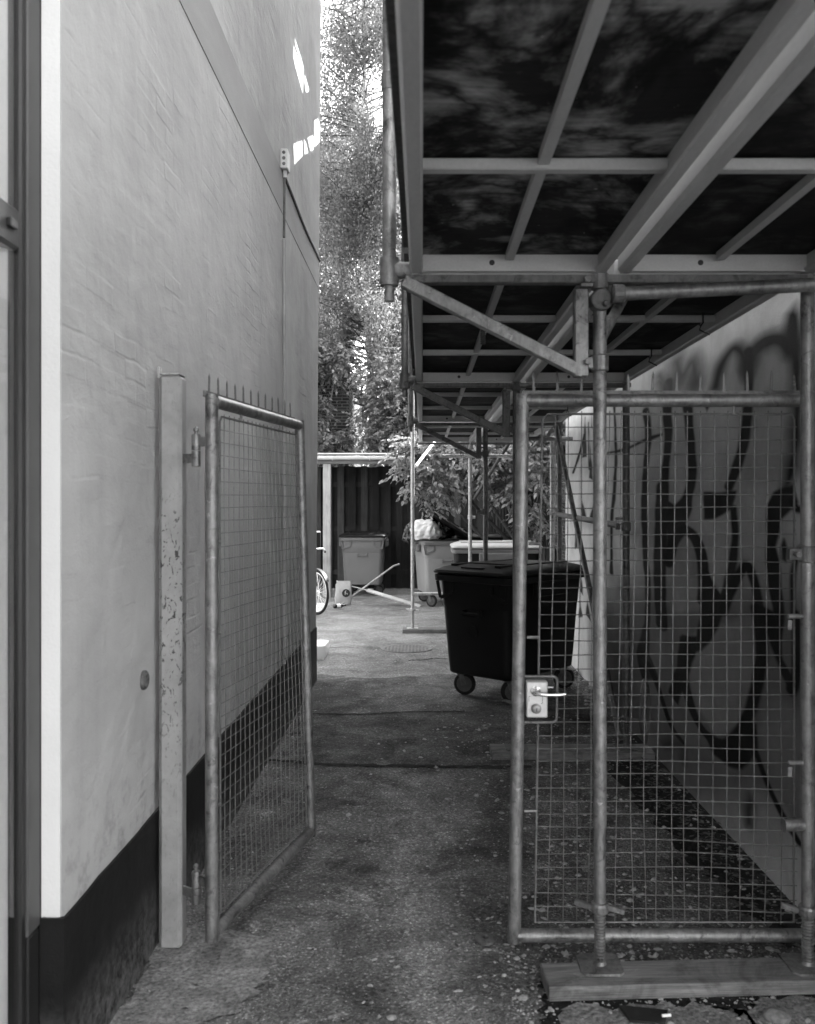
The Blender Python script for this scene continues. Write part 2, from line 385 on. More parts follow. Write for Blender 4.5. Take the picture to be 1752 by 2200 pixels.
def rrect(w, d, r, z, k=5, cx=0, cy=0):
    out = []
    for (sx, sy, a0) in ((1, 1, 0), (-1, 1, 90), (-1, -1, 180), (1, -1, 270)):
        for i in range(k):
            a = R(a0 + 90 * i / (k - 1)); out.append(Vector((cx + sx * (w / 2 - r) + r * math.cos(a), cy + sy * (d / 2 - r) + r * math.sin(a), z)))
    return out

# ================================================================ the setting
g = MB(); g.add([(-80, -60, 0), (80, -60, 0), (80, 120, 0), (-80, 120, 0)], [(0, 1, 2, 3)])
struct(g.build('asphalt_ground', 'asphalt'))
def patch(name, mat, pts, z, jit=.02, sub=8):
    out = []
    for i, p in enumerate(pts):
        q = pts[(i + 1) % len(pts)]
        for k in range(sub):
            t = k / sub; out.append((p[0] + (q[0] - p[0]) * t + random.uniform(-jit, jit), p[1] + (q[1] - p[1]) * t + random.uniform(-jit, jit), z))
    m = MB(); m.add(out, [tuple(range(len(out)))]); return struct(m.build(name, mat))
patch('broken_edge', 'soil', [(.40, 1.8), (.40, 2.9), (.42, 3.2), (1.62, 3.25), (1.62, 1.8)], .003, .03, 12)
patch('concrete_apron', 'concrete_pale', [(.47, 1.8), (.45, 2.6), (.47, 3.02), (.9, 3.04), (1.05, 2.98), (1.15, 3.06), (1.6, 3.1), (1.6, 1.8)], .007, .03, 12)
patch('yard_lit_ground', 'asphalt_lit', [(-7, 8.95), (-1.3, 9.0), (-.5, 8.75), (.3, 8.95), (1.55, 8.8), (1.6, 10), (2.85, 10.1), (2.85, 17.9), (-7, 17.9)], .0025, .05, 14)  # paler copy of the asphalt, the brighter yard light put into its colour
patch('asphalt_patch', 'asphalt_patch', [(-1.02, 5.92), (-.3, 5.80), (1.5, 5.75), (1.5, 7.2), (.3, 7.35), (-1.02, 7.25)], .004, .02)
patch('concrete_footing', 'concrete', [(-1.02, 2.75), (-.62, 3.0), (-.55, 3.25), (-.60, 3.52), (-1.02, 3.6)], .006, .03)
patch('concrete_gutter', 'concrete', [(-1.02, 1.9), (-.86, 1.9), (-.8, 2.5), (-.78, 2.85), (-1.02, 2.85)], .003, .03)
def seam(name, pts, w, z):
    P = []
    for i in range(len(pts) * 10 - 9):
        k, t = divmod(i, 10); t /= 10
        a = pts[k]; b = pts[min(k + 1, len(pts) - 1)]; x = a[0] + (b[0] - a[0]) * t; y = a[1] + (b[1] - a[1]) * t + random.uniform(-.012, .012); h = w * random.uniform(.25, .75)
        P += [(x, y - h, z), (x, y + h, z)]
    m = MB(); m.add(P, [(2 * i, 2 * i + 2, 2 * i + 3, 2 * i + 1) for i in range(len(P) // 2 - 1)]); return struct(m.build(name, 'tar_seam'))
simple('tar_seam', .012, .3, 20, .8, 0, .2, .5, 60, .005)
seam('tar_seam', [(-1.01, 5.93), (-.6, 5.83), (-.2, 5.80), (.3, 5.79), (.7, 5.78)], .045, .009)
seam('tar_seam', [(-1.01, 7.24), (-.5, 7.22), (-.1, 7.30), (.35, 7.33)], .03, .009)
seam('tar_seam', [(-1.2, 10.55), (-.9, 10.62), (-.5, 10.6)], .02, .005)
seam('tar_seam', [(-.15, 9.72), (.0, 9.75), (.12, 9.85), (.3, 9.8)], .035, .005)
patch('soil_strip', 'soil', [(1.22, 6.2), (1.22, 5.2), (1.27, 4.6), (1.31, 4.1), (1.36, 3.6), (1.62, 3.1), (1.62, 6.6)], .005, .05)

# ---------------------------------------------------------------- left building
LX = -1.03; LY0 = 2.563
def far_y(z): return 8.66 + .07 * z
lb = thing('plastered_building', 'tall pale plastered building with black tarred base lining the alley', 'building', (LX, LY0, 0))
m = MB(); xb = -7.0; ztop = 13.0
m.add([(LX, LY0, .5), (LX, far_y(.5), .5), (LX, far_y(ztop), ztop), (LX, LY0, ztop), (xb, LY0, .5), (xb, far_y(.5), .5), (xb, far_y(ztop), ztop), (xb, LY0, ztop)],
      [(0, 1, 2, 3), (1, 5, 6, 2), (5, 4, 7, 6), (0, 3, 7, 4), (3, 2, 6, 7), (0, 4, 5, 1)])
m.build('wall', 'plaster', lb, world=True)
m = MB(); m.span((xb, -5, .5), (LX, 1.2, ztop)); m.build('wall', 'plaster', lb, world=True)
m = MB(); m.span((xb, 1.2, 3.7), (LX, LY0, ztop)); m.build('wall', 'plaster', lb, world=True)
m = MB(); x1 = LX + .012
n = 60; ring = []
rows = []
for i in range(n + 1):
    y = LY0 - .012 + (far_y(0) + .012 - LY0 + .012) * i / n; wz = random.uniform(-.003, .003)
    rows.append([(x1, y, 0), (x1, y, .49 + wz), (x1 - .004, y, .515 + wz), (LX - .05, y, .525 + wz)])
for i in range(n):
    a, b = rows[i], rows[i + 1]
    for k in range(3): m.add([a[k], b[k], b[k + 1], a[k + 1]], [(0, 1, 2, 3)])
m.span((LX - .056, LY0 - .0125, 0), (x1 + .0005, LY0 + .004, .521))
m.add([(x1, far_y(0) + .012, 0), (x1, far_y(0) + .012, .5), (xb, far_y(0) + .012, .5), (xb, far_y(0) + .012, 0)], [(3, 2, 1, 0)])
m.build('plinth', 'black_tar', lb, world=True)
m = MB(); m.span((xb, -5, 0), (LX + .012, 1.2, .5)); m.build('plinth', 'black_tar', lb, world=True)
m = MB()                                                      # storey band, 4 mm proud with a fine lower lip
m.add([(LX + .004, LY0 + .02, 3.83), (LX + .004, far_y(3.86), 3.83), (LX + .004, far_y(4.1), 4.13), (LX + .004, LY0 + .02, 4.13),
       (LX - .02, LY0 + .02, 3.825), (LX - .02, far_y(3.86), 3.825), (LX - .02, far_y(4.1), 4.14), (LX - .02, LY0 + .02, 4.14)],
      [(0, 1, 2, 3), (0, 4, 5, 1), (3, 2, 6, 7), (1, 5, 6, 2), (0, 3, 7, 4)])
m.build('storey_band', 'plaster_band', lb, world=True)
m = MB(); m.span((LX - .056, LY0 - .003, .5), (LX - .004, LY0 + .03, 3.7)); m.build('door_jamb', 'jamb_paint', lb, world=True)
m = MB(); m.span((LX - .40, LY0 - .0005, 0), (LX - .052, LY0 + .05, 3.7)); m.build('jamb_core', 'room_dark', lb, world=True)
# glazed door in the opening
gd = thing('glazed_door', 'dark framed glass door with pale curtain at the pale building corner', 'door', (LX - .1, 1.88, 0))
xf = LX - .058
m = MB(); m.span((xf - .06, 2.478, .5), (xf, LY0 - .004, 3.69)); m.span((xf - .06, 1.205, .5), (xf, 1.28, 3.69)); m.build('frame', 'frame_dark', gd, world=True, bevel=.004)
m = MB(); m.span((xf - .06, 2.478, .012), (xf + .001, LY0 - .014, .499)); m.build('frame_base', 'frame_black', gd, world=True, bevel=.004)
m = MB(); m.span((xf - .055, 2.445, .02), (xf - .005, 2.477, 3.69)); m.span((xf - .055, 1.29, .02), (xf - .012, 1.36, 3.69)); m.build('sash_stile', 'frame_black', gd, world=True, bevel=.006)
m = MB(); m.span((xf - .05, 1.36, 2.385), (xf - .006, 2.444, 2.50)); m.build('transom', 'frame_dark', gd, world=True, bevel=.01)
m = MB(); m.span((xf - .006, 2.36, 2.43), (xf + .008, 2.40, 2.455)); m.build('catch', 'frame_black', gd, world=True, bevel=.003)
m = MB(); m.span((xf - .020, 1.361, .03), (xf - .016, 2.4445, 2.384)); m.build('pane', 'window_glass', gd, world=True)
m = MB(); m.span((xf - .020, 1.361, 2.501), (xf - .016, 2.4445, 3.68)); m.build('pane', 'window_glass', gd, world=True)
cu = MB(); N = 220; P = []
for i in range(N + 1):
    y = 1.37 + 1.07 * i / N; x = xf - .038 + .007 * math.sin(i * .62) + .005 * math.sin(i * .23 + 1); P += [(x, y, .02), (x, y, 3.7)]
cu.add(P, [(2 * i, 2 * i + 2, 2 * i + 3, 2 * i + 1) for i in range(N)])
tag(cu.build('curtain', 'curtain', smooth=True), 'pale pleated curtain hanging behind the glass door', 'curtain')

# fittings on the left wall
m = MB(); yk = at(307, 1462, 3.31); k = (LX, 3.31, 1.05)
m.lathe([(.036, -.006), (.036, .006), (.028, .012), (.022, .010), (.016, .002), (.002, .001)], (LX + .004, 3.31, 1.05), (1, 0, 0), 24)
tag(m.build('wall_socket_ring', 'steel_dark', smooth=True, loc=k), 'small round metal ring set in the plastered wall', 'fitting')
jb = thing('junction_box', 'small pale junction box with three round knockouts high on the plastered wall', 'junction box', (LX, 6.56, 4.12))
m = MB(); m.span((LX + .001, 6.50, 4.13), (LX + .055, 6.62, 4.27)); m.build('housing', 'grey_plastic', jb, world=True, bevel=.005)
for i in range(3):
    m = MB(); m.lathe([(.0125, 0), (.0125, .004), (.008, .006)], (LX + .028, 6.499, 4.16 + .041 * i), (0, -1, 0), 14); m.build('knockout', 'steel_dark', jb, world=True, smooth=True)
m = MB(); m.tube([(LX + .028, 6.56, 4.08), (LX + .028, 6.56, 4.129)], .014, 10); m.build('gland', 'grey_plastic', jb, world=True, smooth=True)
m = MB(); pts = [(LX + .022 + random.uniform(-.003, .003), 6.56 - .10 * (1 - t) * 0 + random.uniform(-.004, .004), .53 + 3.1 * t) for t in np.linspace(0, 1, 16)]
cd = m.tube(pts, .013, 8).build('wall_conduit', 'plaster_band', smooth=True, loc=(LX, 6.56, .5))
tag(cd, 'thin overpainted conduit running down the plastered wall from the junction box', 'conduit')
m = MB(); m.tube([(LX + .02, 6.56, 3.64), (LX + .024, 6.562, 4.08)], .009, 8).build('riser_sleeve', 'steel_dark', cd, smooth=True).location = (-LX, -6.56, -.5)
m = MB(); m.tube([(LX + .03, 6.60, 4.13), (LX + .014, 6.66, 4.115)] + [(LX + .012, y, 4.10 + .012 * math.sin(y * 3)) for y in np.linspace(6.8, 8.93, 12)], .011, 8)
tag(m.build('black_cable', 'cable_black', smooth=True, loc=(LX, 6.6, 4.1)), 'black cable running level along the plastered wall from the junction box', 'cable')

# ---------------------------------------------------------------- right building with graffiti
RX = 1.57; RY1 = 9.85
rb = thing('rendered_building', 'pale rendered building covered in black and grey graffiti behind the scaffold', 'building', (RX, RY1, 0))
m = MB(); m.span((RX + .006, 2.2, 0), (8, RY1, 13)); m.build('wall', 'render_far', rb, world=True)
def wall_pt(u, v):
    Y = RX * FOC / (u - 908); return (Y, EYE - (v - 1082) * Y / FOC)
def A(x, y): return wall_pt(1180 + x * .371, 600 + y * .371)
def B(x, y): return wall_pt(1180 + x * .3331, 1300 + y * .3331)
nY, nZ = 440, 440
p = np.linspace(math.log(2.9), math.log(RY1), nY); Ys = np.exp(p); Zs = np.linspace(0, 3.3, nZ)
YY, ZZ = np.meshgrid(Ys, Zs, indexing='ij'); PP = RX * np.log(YY)           # painter's metric along the wall
val = np.full(YY.shape, .56)
def soft(cov, tone):
    global val
    val = val * (1 - cov) + tone * cov
def nz(seed, s):
    r = np.random.default_rng(seed); o = np.zeros(YY.shape)
    for k in range(6):
        a, b, c = r.normal(0, s, 2).tolist() + [r.uniform(0, 6.28)]; o += np.sin(PP * a + ZZ * b + c)
    return o / 6
wob = nz(3, 16) * .012
def seg_d(pts, F):
    d = np.full(YY.shape, 9.0); Q = [(RX * math.log(F(*q[:2])[0]), F(*q[:2])[1]) for q in pts]
    for (a, b) in zip(Q[:-1], Q[1:]):
        vx, vz = b[0] - a[0], b[1] - a[1]; L = vx * vx + vz * vz + 1e-9
        t = np.clip(((PP - a[0]) * vx + (ZZ - a[1]) * vz) / L, 0, 1); d = np.minimum(d, np.hypot(PP - a[0] - t * vx, ZZ - a[1] - t * vz))
    return d
def smooth_path(pts):
    out = []; n = len(pts)
    for i in range(n - 1):
        p0, p1, p2, p3 = [pts[min(max(j, 0), n - 1)] for j in (i - 1, i, i + 1, i + 2)]
        for k in range(4):
            t = k / 4; out.append(tuple(.5 * (2 * b + (c - a) * t + (2 * a - 5 * b + 4 * c - d) * t * t + (3 * b - a - 3 * c + d) * t ** 3) for a, b, c, d in zip(p0, p1, p2, p3)))
    return out + [pts[-1]]
def stroke(pts, w, F=A, tone=.005, blur=.012):
    c = smooth_path(pts); y0 = np.mean([F(*q)[0] for q in pts]); sc = .371 if F is A else .3331
    hw = 1.45 * w * sc * y0 / FOC / 2; d = seg_d(c, F) + wob * .6
    soft(.30 * np.clip((hw + .09 - d) / .11, 0, 1) ** 1.5, .05)      # overspray
    soft(np.clip((hw + blur / 2 - d) / blur, 0, 1), tone)
def poly(pts, tone=.005, F=A, blur=.012):
    if tone > .06: tone *= 1.35
    Q = [(RX * math.log(F(*q)[0]), F(*q)[1]) for q in pts]; inside = np.zeros(YY.shape, bool)
    for (a, b) in zip(Q, Q[1:] + Q[:1]):
        cnd = ((a[1] > ZZ) != (b[1] > ZZ)); xs = (b[0] - a[0]) * (ZZ - a[1]) / ((b[1] - a[1]) or 1e-9) + a[0]; inside ^= cnd & (PP < xs)
    d = seg_d(list(pts) + [pts[0]], F); sd = np.where(inside, -d, d) + wob
    soft(np.clip((blur / 2 - sd) / blur, 0, 1), tone)
# grey fills of the letters
poly([(640, 620), (700, 560), (860, 560), (900, 640), (960, 620), (1010, 480), (1080, 420), (1140, 480), (1180, 430), (1300, 380), (1400, 420), (1440, 700), (1440, 1500), (1470, 2156), (860, 2156), (690, 1800), (640, 1300)], .24, A, .09)
poly([(470, 720), (560, 720), (660, 800), (660, 1800), (560, 2156), (470, 2156), (460, 1300)], .30, A, .06)
poly([(370, 1750), (1550, 1750), (1700, 3000), (300, 3000), (300, 2300)], .10, A, .30)
poly([(690, 720), (800, 720), (820, 1200), (760, 1300), (700, 1250)], .27); poly([(840, 740), (1130, 700), (1090, 1100), (980, 1230), (860, 1180)], .26, A, .05)
poly([(700, 1600), (770, 1470), (880, 1600), (890, 1900), (700, 1950)], .17, A, .03); poly([(900, 1400), (1060, 1340), (1060, 1650), (1000, 1830), (910, 1680)], .25, A, .03)
poly([(1170, 430), (1300, 400), (1400, 480), (1390, 900), (1330, 1150), (1260, 1220), (1110, 1180), (1150, 900)], .20, A, .05)
poly([(890, 200), (1330, 50), (1350, 450), (1250, 760), (1090, 860), (950, 650), (880, 380)], .15, B, .03)
poly([(1340, 640), (1480, 560), (1640, 700), (1640, 1500), (1500, 1300), (1380, 1000)], .13, B, .05)
# black outlines
poly([(1350, 330), (1370, 200), (1420, 150), (1455, 190), (1475, 500), (1475, 900), (1460, 1080), (1410, 1200), (1340, 1240), (1385, 1000), (1400, 700), (1390, 480)], .005, A, .05)
stroke([(1158, 500), (1185, 420), (1250, 365), (1330, 350), (1400, 400)], 75, A, .02, .05)
stroke([(1150, 420), (1158, 620), (1145, 800), (1120, 980), (1080, 1110), (1040, 1200)], 38)
stroke([(965, 620), (990, 520), (1040, 430), (1080, 400), (1120, 440), (1150, 560)], 48, A, .02, .05)
poly([(870, 690), (955, 690), (915, 775)])
stroke([(560, 760), (575, 900), (560, 1100), (550, 1300), (560, 1600), (575, 1800), (562, 2150)], 24)
stroke([(690, 600), (682, 760), (690, 920), (668, 1150), (650, 1400)], 34); stroke([(655, 1200), (645, 1450), (640, 1750), (655, 2000)], 50)
stroke([(640, 590), (690, 640), (640, 560)], 30, A, .12, .06); stroke([(740, 480), (770, 560), (830, 480), (850, 590)], 60, A, .10, .09)
stroke([(800, 720), (815, 880), (828, 1050), (825, 1170), (790, 1270), (740, 1330)], 36)
poly([(690, 1290), (740, 1320), (830, 1240), (830, 1330), (790, 1420), (840, 1470), (760, 1440), (690, 1560), (680, 1400)])
poly([(895, 1235), (1085, 1225), (1065, 1330), (960, 1400), (895, 1390)])
stroke([(695, 1640), (720, 1530), (770, 1455), (830, 1480), (878, 1580), (895, 1720), (890, 1860)], 42)
stroke([(1068, 1330), (1078, 1480), (1062, 1640), (1040, 1750), (1000, 1850), (945, 1790), (905, 1700)], 32)
poly([(890, 1720), (1000, 1860), (1060, 1750), (1150, 1650), (1080, 1790), (1010, 1930), (950, 2090), (890, 2156), (840, 2156), (880, 1900)])
stroke([(1010, 1920), (1060, 1780), (1110, 1690), (1150, 1660), (1190, 1760), (1222, 1920), (1235, 2120)], 36)
stroke([(1340, 30), (1370, 280), (1335, 540), (1270, 740), (1180, 880), (1085, 890), (980, 790), (905, 620), (865, 420), (872, 230)], 46, B)
poly([(1000, 830), (1090, 905), (1180, 890), (1280, 740), (1340, 760), (1350, 950), (1250, 1060), (1150, 1040), (1060, 960)], .005, B)
poly([(860, 190), (960, 200), (940, 330), (880, 480), (830, 640), (770, 560), (830, 400)], .005, B); poly([(640, 0), (640, 300), (700, 470), (600, 480), (560, 300)], .02, B)
poly([(1250, 1300), (1300, 1230), (1420, 1180), (1450, 1290), (1345, 1400), (1312, 1550), (1345, 1750), (1375, 1980), (1340, 2156), (1290, 2100), (1300, 1900), (1250, 1650)])
poly([(1360, 0), (1480, 60), (1520, 350), (1600, 520), (1560, 570), (1500, 450), (1430, 250)], .005, B)
stroke([(1480, 1330), (1440, 1330), (1410, 1290)], 30); poly([(1345, 1540), (1362, 1505), (1380, 1560), (1372, 1640), (1350, 1620)])
stroke([(1480, 1545), (1432, 1600), (1412, 1750), (1418, 1950), (1440, 2156)], 26); stroke([(1590, 60), (1600, 300), (1590, 480), (1560, 550)], 46, B)
stroke([(1340, 960), (1420, 1180), (1500, 1350), (1610, 1530)], 30, B); poly([(1260, 1280), (1290, 1210), (1320, 1290), (1310, 1430), (1270, 1430)], .05, B, .04)
stroke([(640, 380), (700, 520), (780, 760), (860, 880)], 26, B); stroke([(740, 900), (850, 900), (860, 1000)], 26, B, .05, .04)
stroke([(380, 740), (388, 1000), (378, 1230), (362, 1400), (362, 1700)], 12); stroke([(345, 1005), (440, 985), (560, 930), (650, 900)], 12)
for tri in ([(195, 1030), (210, 800), (222, 1030)], [(230, 1150), (240, 930), (252, 1160)], [(185, 1390), (190, 1240), (220, 1390)], [(235, 1390), (262, 1290), (262, 1400)], [(175, 1800), (186, 1690), (196, 1830)],
            [(170, 1960), (180, 1860), (192, 1950)], [(210, 1940), (222, 1860), (250, 2000)], [(240, 860), (248, 780), (256, 870)], [(150, 1560), (158, 1430), (166, 1550)]): poly(tri, .03)
stroke([(205, 900), (180, 1000), (140, 1120)], 8); stroke([(230, 830), (232, 1100)], 6)
V = np.stack([np.full(YY.shape, RX), YY, ZZ], -1).reshape(-1, 3) - np.array([RX, RY1, 0])
V[:, 0] += (nz(9, 9) * .004).ravel()
idx = np.arange(nY * nZ).reshape(nY, nZ)
F = np.stack([idx[:-1, :-1], idx[:-1, 1:], idx[1:, 1:], idx[1:, :-1]], -1).reshape(-1, 4)
pw = bulk('painted_render', V, F, 'painted_render', rb, True)
ca = pw.data.color_attributes.new('paint', 'FLOAT_COLOR', 'POINT'); rgba = np.ones((nY * nZ, 4), np.float32); rgba[:, :3] = val.reshape(-1, 1)
ca.data.foreach_set('color', rgba.ravel())
pw['label'] = 'render face sprayed with grey letters outlined in black'

sh = thing('street_bounce_house', 'long pale house added unseen across the street to bounce light into the alley', 'building', (0, -15, 0))  # unseen house added to throw sunlight back into the alley
m = MB(); m.span((-24, -22, 0), (24, -15, 9)); m.build('wall', 'render_far', sh, world=True)
# unseen house added beyond the rendered building to keep the sun off the yard
nb = thing('yard_shade_house', 'dark brick house added unseen beyond the rendered building to shade the yard', 'building', (3, 10.6, 0))
m = MB(); m.span((2.9, 10.6, 0), (9, 34, 5.3)); m.build('wall', 'brick_dark', nb, world=True)
m = MB(); m.add([(2.8, 10.4, 5.3), (9.1, 10.4, 5.3), (5.95, 10.4, 6.5), (2.8, 34, 5.3), (9.1, 34, 5.3), (5.95, 34, 6.5)], [(0, 2, 1), (3, 4, 5), (0, 3, 5, 2), (1, 2, 5, 4), (0, 1, 4, 3)]); m.build('roof', 'roof_felt', nb, world=True)
bb = thing('brick_outhouse', 'dark brick outhouse half hidden by leaves behind the carport', 'building', (-5, 21, 0))
m = MB(); m.span((-9, 21, 0), (-1.72, 26, 4.55)); m.build('wall', 'brick_dark', bb, world=True)
m = MB(); m.span((-9.1, 20.9, 4.551), (-1.62, 26.1, 4.66)); m.build('roof', 'roof_felt', bb, world=True)

# ================================================================ gates
gp = thing('gate_post', 'square pale steel gate post with flaking paint standing against the plastered wall', 'gate post', (-.955, 3.46, 0))
m = MB(); m.span((-1.005, 3.415, 0), (-.917, 3.503, 2.19)); m.build('post', 'post_paint', gp, world=True, bevel=.014)
m = MB(); m.span((-1.001, 3.419, 2.191), (-.921, 3.499, 2.197)); m.span((-1.015, 3.44, 2.18), (-1.006, 3.47, 2.225)); m.build('cap', 'steel_light', gp, world=True, bevel=.002)
for z in (1.90, .25):
    m = MB(); m.bar((-.918, 3.44, z - .028), (-.865, 3.402, z - .028), .008, .035); m.lathe([(.016, -.06), (.017, -.055), (.017, -.001)], (-.855, 3.395, z), (0, 0, 1), 14)
    m.build('hinge_leaf', 'steel', gp, world=True, smooth=True)

GW, GZ0, GZ1 = 1.09, .085, 2.11
def wire(pts, warp, par, r=.0020):
    m = MB(); m.tube(pts, r, 5, False); m.warp(warp); return m.build('wire', 'steel_wire', par, smooth=True)
m_steel('steel_wire', .13, .25, .4, .5); m_steel('steel_wire_dark', .12, .3, .4, .5)
def make_gate(t, warp, lock, hinge_x, sag):
    sx = 0 if hinge_x > .5 else GW
    for x in (0, GW):
        m = MB(); m.tube([(x, 0, z) for z in np.linspace(GZ0 - .024, GZ1, 9)], .0245, 16).warp(warp); m.build('stile', 'steel', t, smooth=True)
    for z in (GZ0, GZ1 - .024):
        m = MB(); m.tube([(x, 0, z) for x in np.linspace(.012, GW - .012, 7)], .0243, 16).warp(warp); m.build('rail', 'steel', t, smooth=True)
    x0, x1, z0, z1 = .075, GW - .06, .135, 2.035
    m = MB(); f = [(x0, .0, z0), (x0, 0, (z0 + z1) / 2), (x0, 0, z1 - .02), (x0 + .02, 0, z1), ((x0 + x1) / 2, 0, z1), (x1 - .01, 0, z1), (x1, 0, z1 - .02), (x1, 0, (z0 + z1) / 2), (x1, 0, z0), ((x0 + x1) / 2, 0, z0)]
    zl0, zl1, xl = .882, 1.054, .145
    if lock:                                                  # the rod stops at a loop bent round the lock
        m.tube([(x0, 0, zl1)] + f[2:] + [(x0, 0, z0), (x0, 0, zl0)], .0045, 8)
        c = .018; arc = lambda cx, cz, a0: [(cx + c * math.cos(R(a0 - 22.5 * k)), 0, cz + c * math.sin(R(a0 - 22.5 * k))) for k in range(5)]
        m.tube([(.015, 0, zl1)] + arc(xl - c, zl1 - c, 90) + arc(xl - c, zl0 + c, 0) + [(.015, 0, zl0)], .0055, 10)
    else: m.tube(f, .0045, 8, closed=True)
    m.warp(warp); m.build('mesh_frame', 'steel_wire', t, smooth=True)
    for (lx, lz, dx, dz) in ((.03, .55, .045, 0), (.03, 1.55, .045, 0), (.3, 2.035, 0, .05), (.8, 2.035, 0, .05), (.03, 1.2, .045, 0)):
        m = MB(); m.tube([(lx, 0, lz), (lx + dx, 0, lz + dz)], .006, 8).warp(warp); m.build('lug', 'steel', t, smooth=True)
    def bulge(x, z): return .012 * math.sin(x * 9 + z * 4) * sag + .03 * sag * math.exp(-((z - .5) ** 2) / .08) * math.sin(x * 4)
    nx = int(round((x1 - x0) / .05)); nzz = int(round((z1 - z0) / .05))
    ph = [random.uniform(0, 6) for _ in range(99)]
    for i in range(1, nx):
        x = x0 + (x1 - x0) * i / nx; a = random.uniform(.2, 1.0) * sag
        if lock and x < xl:
            for (za, zb) in ((z0, zl0), (zl1, z1)):
                wire([(x + .003 * a * math.sin(z * 6 + ph[i]), .002, z) for z in np.linspace(za, zb, 10)], warp, t)
            continue
        wire([(x + (.004 * math.sin(z * 5 + ph[i]) + .035 * max(0, .55 - z) * math.sin(ph[i] * 3)) * a, .002 + bulge(x, z) * .4, z) for z in np.linspace(z0 - .01, z1 + .012, 20)], warp, t)
    for j in range(1, nzz):
        z = z0 + (z1 - z0) * j / nzz; a = random.uniform(.2, 1.0) * sag; xs = x0
        if lock and zl0 < z < zl1: xs = xl
        wire([(x, -.003 + bulge(x, z) * .4, z + (.004 * math.sin(x * 6 + ph[50 + j % 40]) + .020 * max(0, .9 - z) * math.sin(x * 3.2 + 1 + .6 * math.sin(j))) * a) for x in np.linspace(xs - .006, x1 + .006, 14)], warp, t)
    m = MB(); m.bar((.0, .030, GZ1 + .004), (GW, .030, GZ1 + .004), .012, .024).warp(warp); m.build('spike_strip', 'steel_dark', t)
    k = 12
    for i in range(k):
        x = .045 + (GW - .09) * i / (k - 1); h = .075 + random.uniform(-.006, .008); ln = random.uniform(-.004, .004)
        m = MB(); b = GZ1 + .012
        m.add([(x - .005, .028, b), (x + .005, .028, b), (x + .005, .033, b), (x - .005, .033, b), (x - .004 + ln, .028, b + h * .8), (x + .004 + ln, .028, b + h * .8), (x + .004 + ln, .033, b + h * .8), (x - .004 + ln, .033, b + h * .8), (x + ln, .0305, b + h)],
              [(0, 1, 5, 4), (1, 2, 6, 5), (2, 3, 7, 6), (3, 0, 4, 7), (4, 5, 8), (5, 6, 8), (6, 7, 8), (7, 4, 8)]).warp(warp); m.build('spike', 'steel_wire', t)

ang = math.atan2(1.09, .215)
lg = thing('mesh_gate', 'open wire mesh gate leaf with spikes swung in against the plastered wall', 'gate', (-.79, 3.37, 0), ang, 'gate leaves')
make_gate(lg, lambda p: Vector((p.x, p.y + .03 * (p.x / GW) * (p.z - 1.1), p.z)), False, 0, .5)
for z in (1.955, .305):
    m = MB(); hx = Vector((-.855 + .79, 3.395 - 3.37, 0)); hx = Matrix.Rotation(-ang, 3, 'Z') @ hx; zz = z - .055 + .002
    m.bar((-.015, .0, zz + .03), (hx.x, hx.y, zz + .03), .008, .035); m.lathe([(.017, .0), (.017, .055), (.015, .06)], (hx.x, hx.y, zz), (0, 0, 1), 14); m.lathe([(.006, .06), (.006, .07), (.010, .072), (.010, .082), (.004, .088)], (hx.x, hx.y, zz), (0, 0, 1), 10)
    m.build('hinge', 'steel', lg, smooth=True)
rg = thing('mesh_gate', 'closed wire mesh gate leaf with lock and lever handle behind the scaffold pole', 'gate', (.36, 3.36, 0), 0, 'gate leaves')
wr = lambda p: Vector((p.x + .016 * (p.z - 1.1) * (1 - p.x / GW), p.y, p.z))
make_gate(rg, wr, True, 1, 1.0)
m = MB(); m.span((.026, -.028, .905), (.105, .012, 1.04)); lockp = m.build('lock_case', 'brass', rg, bevel=.004)
m = MB(); m.lathe([(.019, 0), (.018, .006), (.010, .010), (.009, .03)], (.06, -.028, 1.005), (0, -1, 0), 20)
m.tube([(.06, -.055, 1.005), (.064, -.066, 1.004), (.075, -.072, 1.002), (.10, -.072, 1.0), (.135, -.070, .999), (.165, -.066, 1.001)], [.009, .009, .008, .0075, .007, .005], 12)
m.tube([(.108, .0, 1.012), (.13, .0, 1.012)], .004, 8); m.build('lever_handle', 'chrome', lockp, smooth=True)
m = MB(); m.lathe([(.019, 0), (.019, .004), (.0165, .005), (.0165, .014), (.014, .016), (.003, .016)], (.062, -.028, .940), (0, -1, 0), 24); m.build('cylinder', 'brass_dark', lockp, smooth=True)
m = MB(); m.span((.0605, -.0455, .932), (.0635, -.0442, .945)); m.build('keyhole', 'frame_black', lockp)
m = MB()
for q in (((.035, .965), (.035, .985), (.041, .985)), ((.085, .985), (.085, .960), (.079, .958))):
    for a, b in zip(q[:-1], q[1:]): m.bar((a[0], -.0285, a[1]), (b[0], -.0285, b[1]), .0015, .0015, (0, 1, 0))
m.build('engraved_line', 'frame_black', lockp)

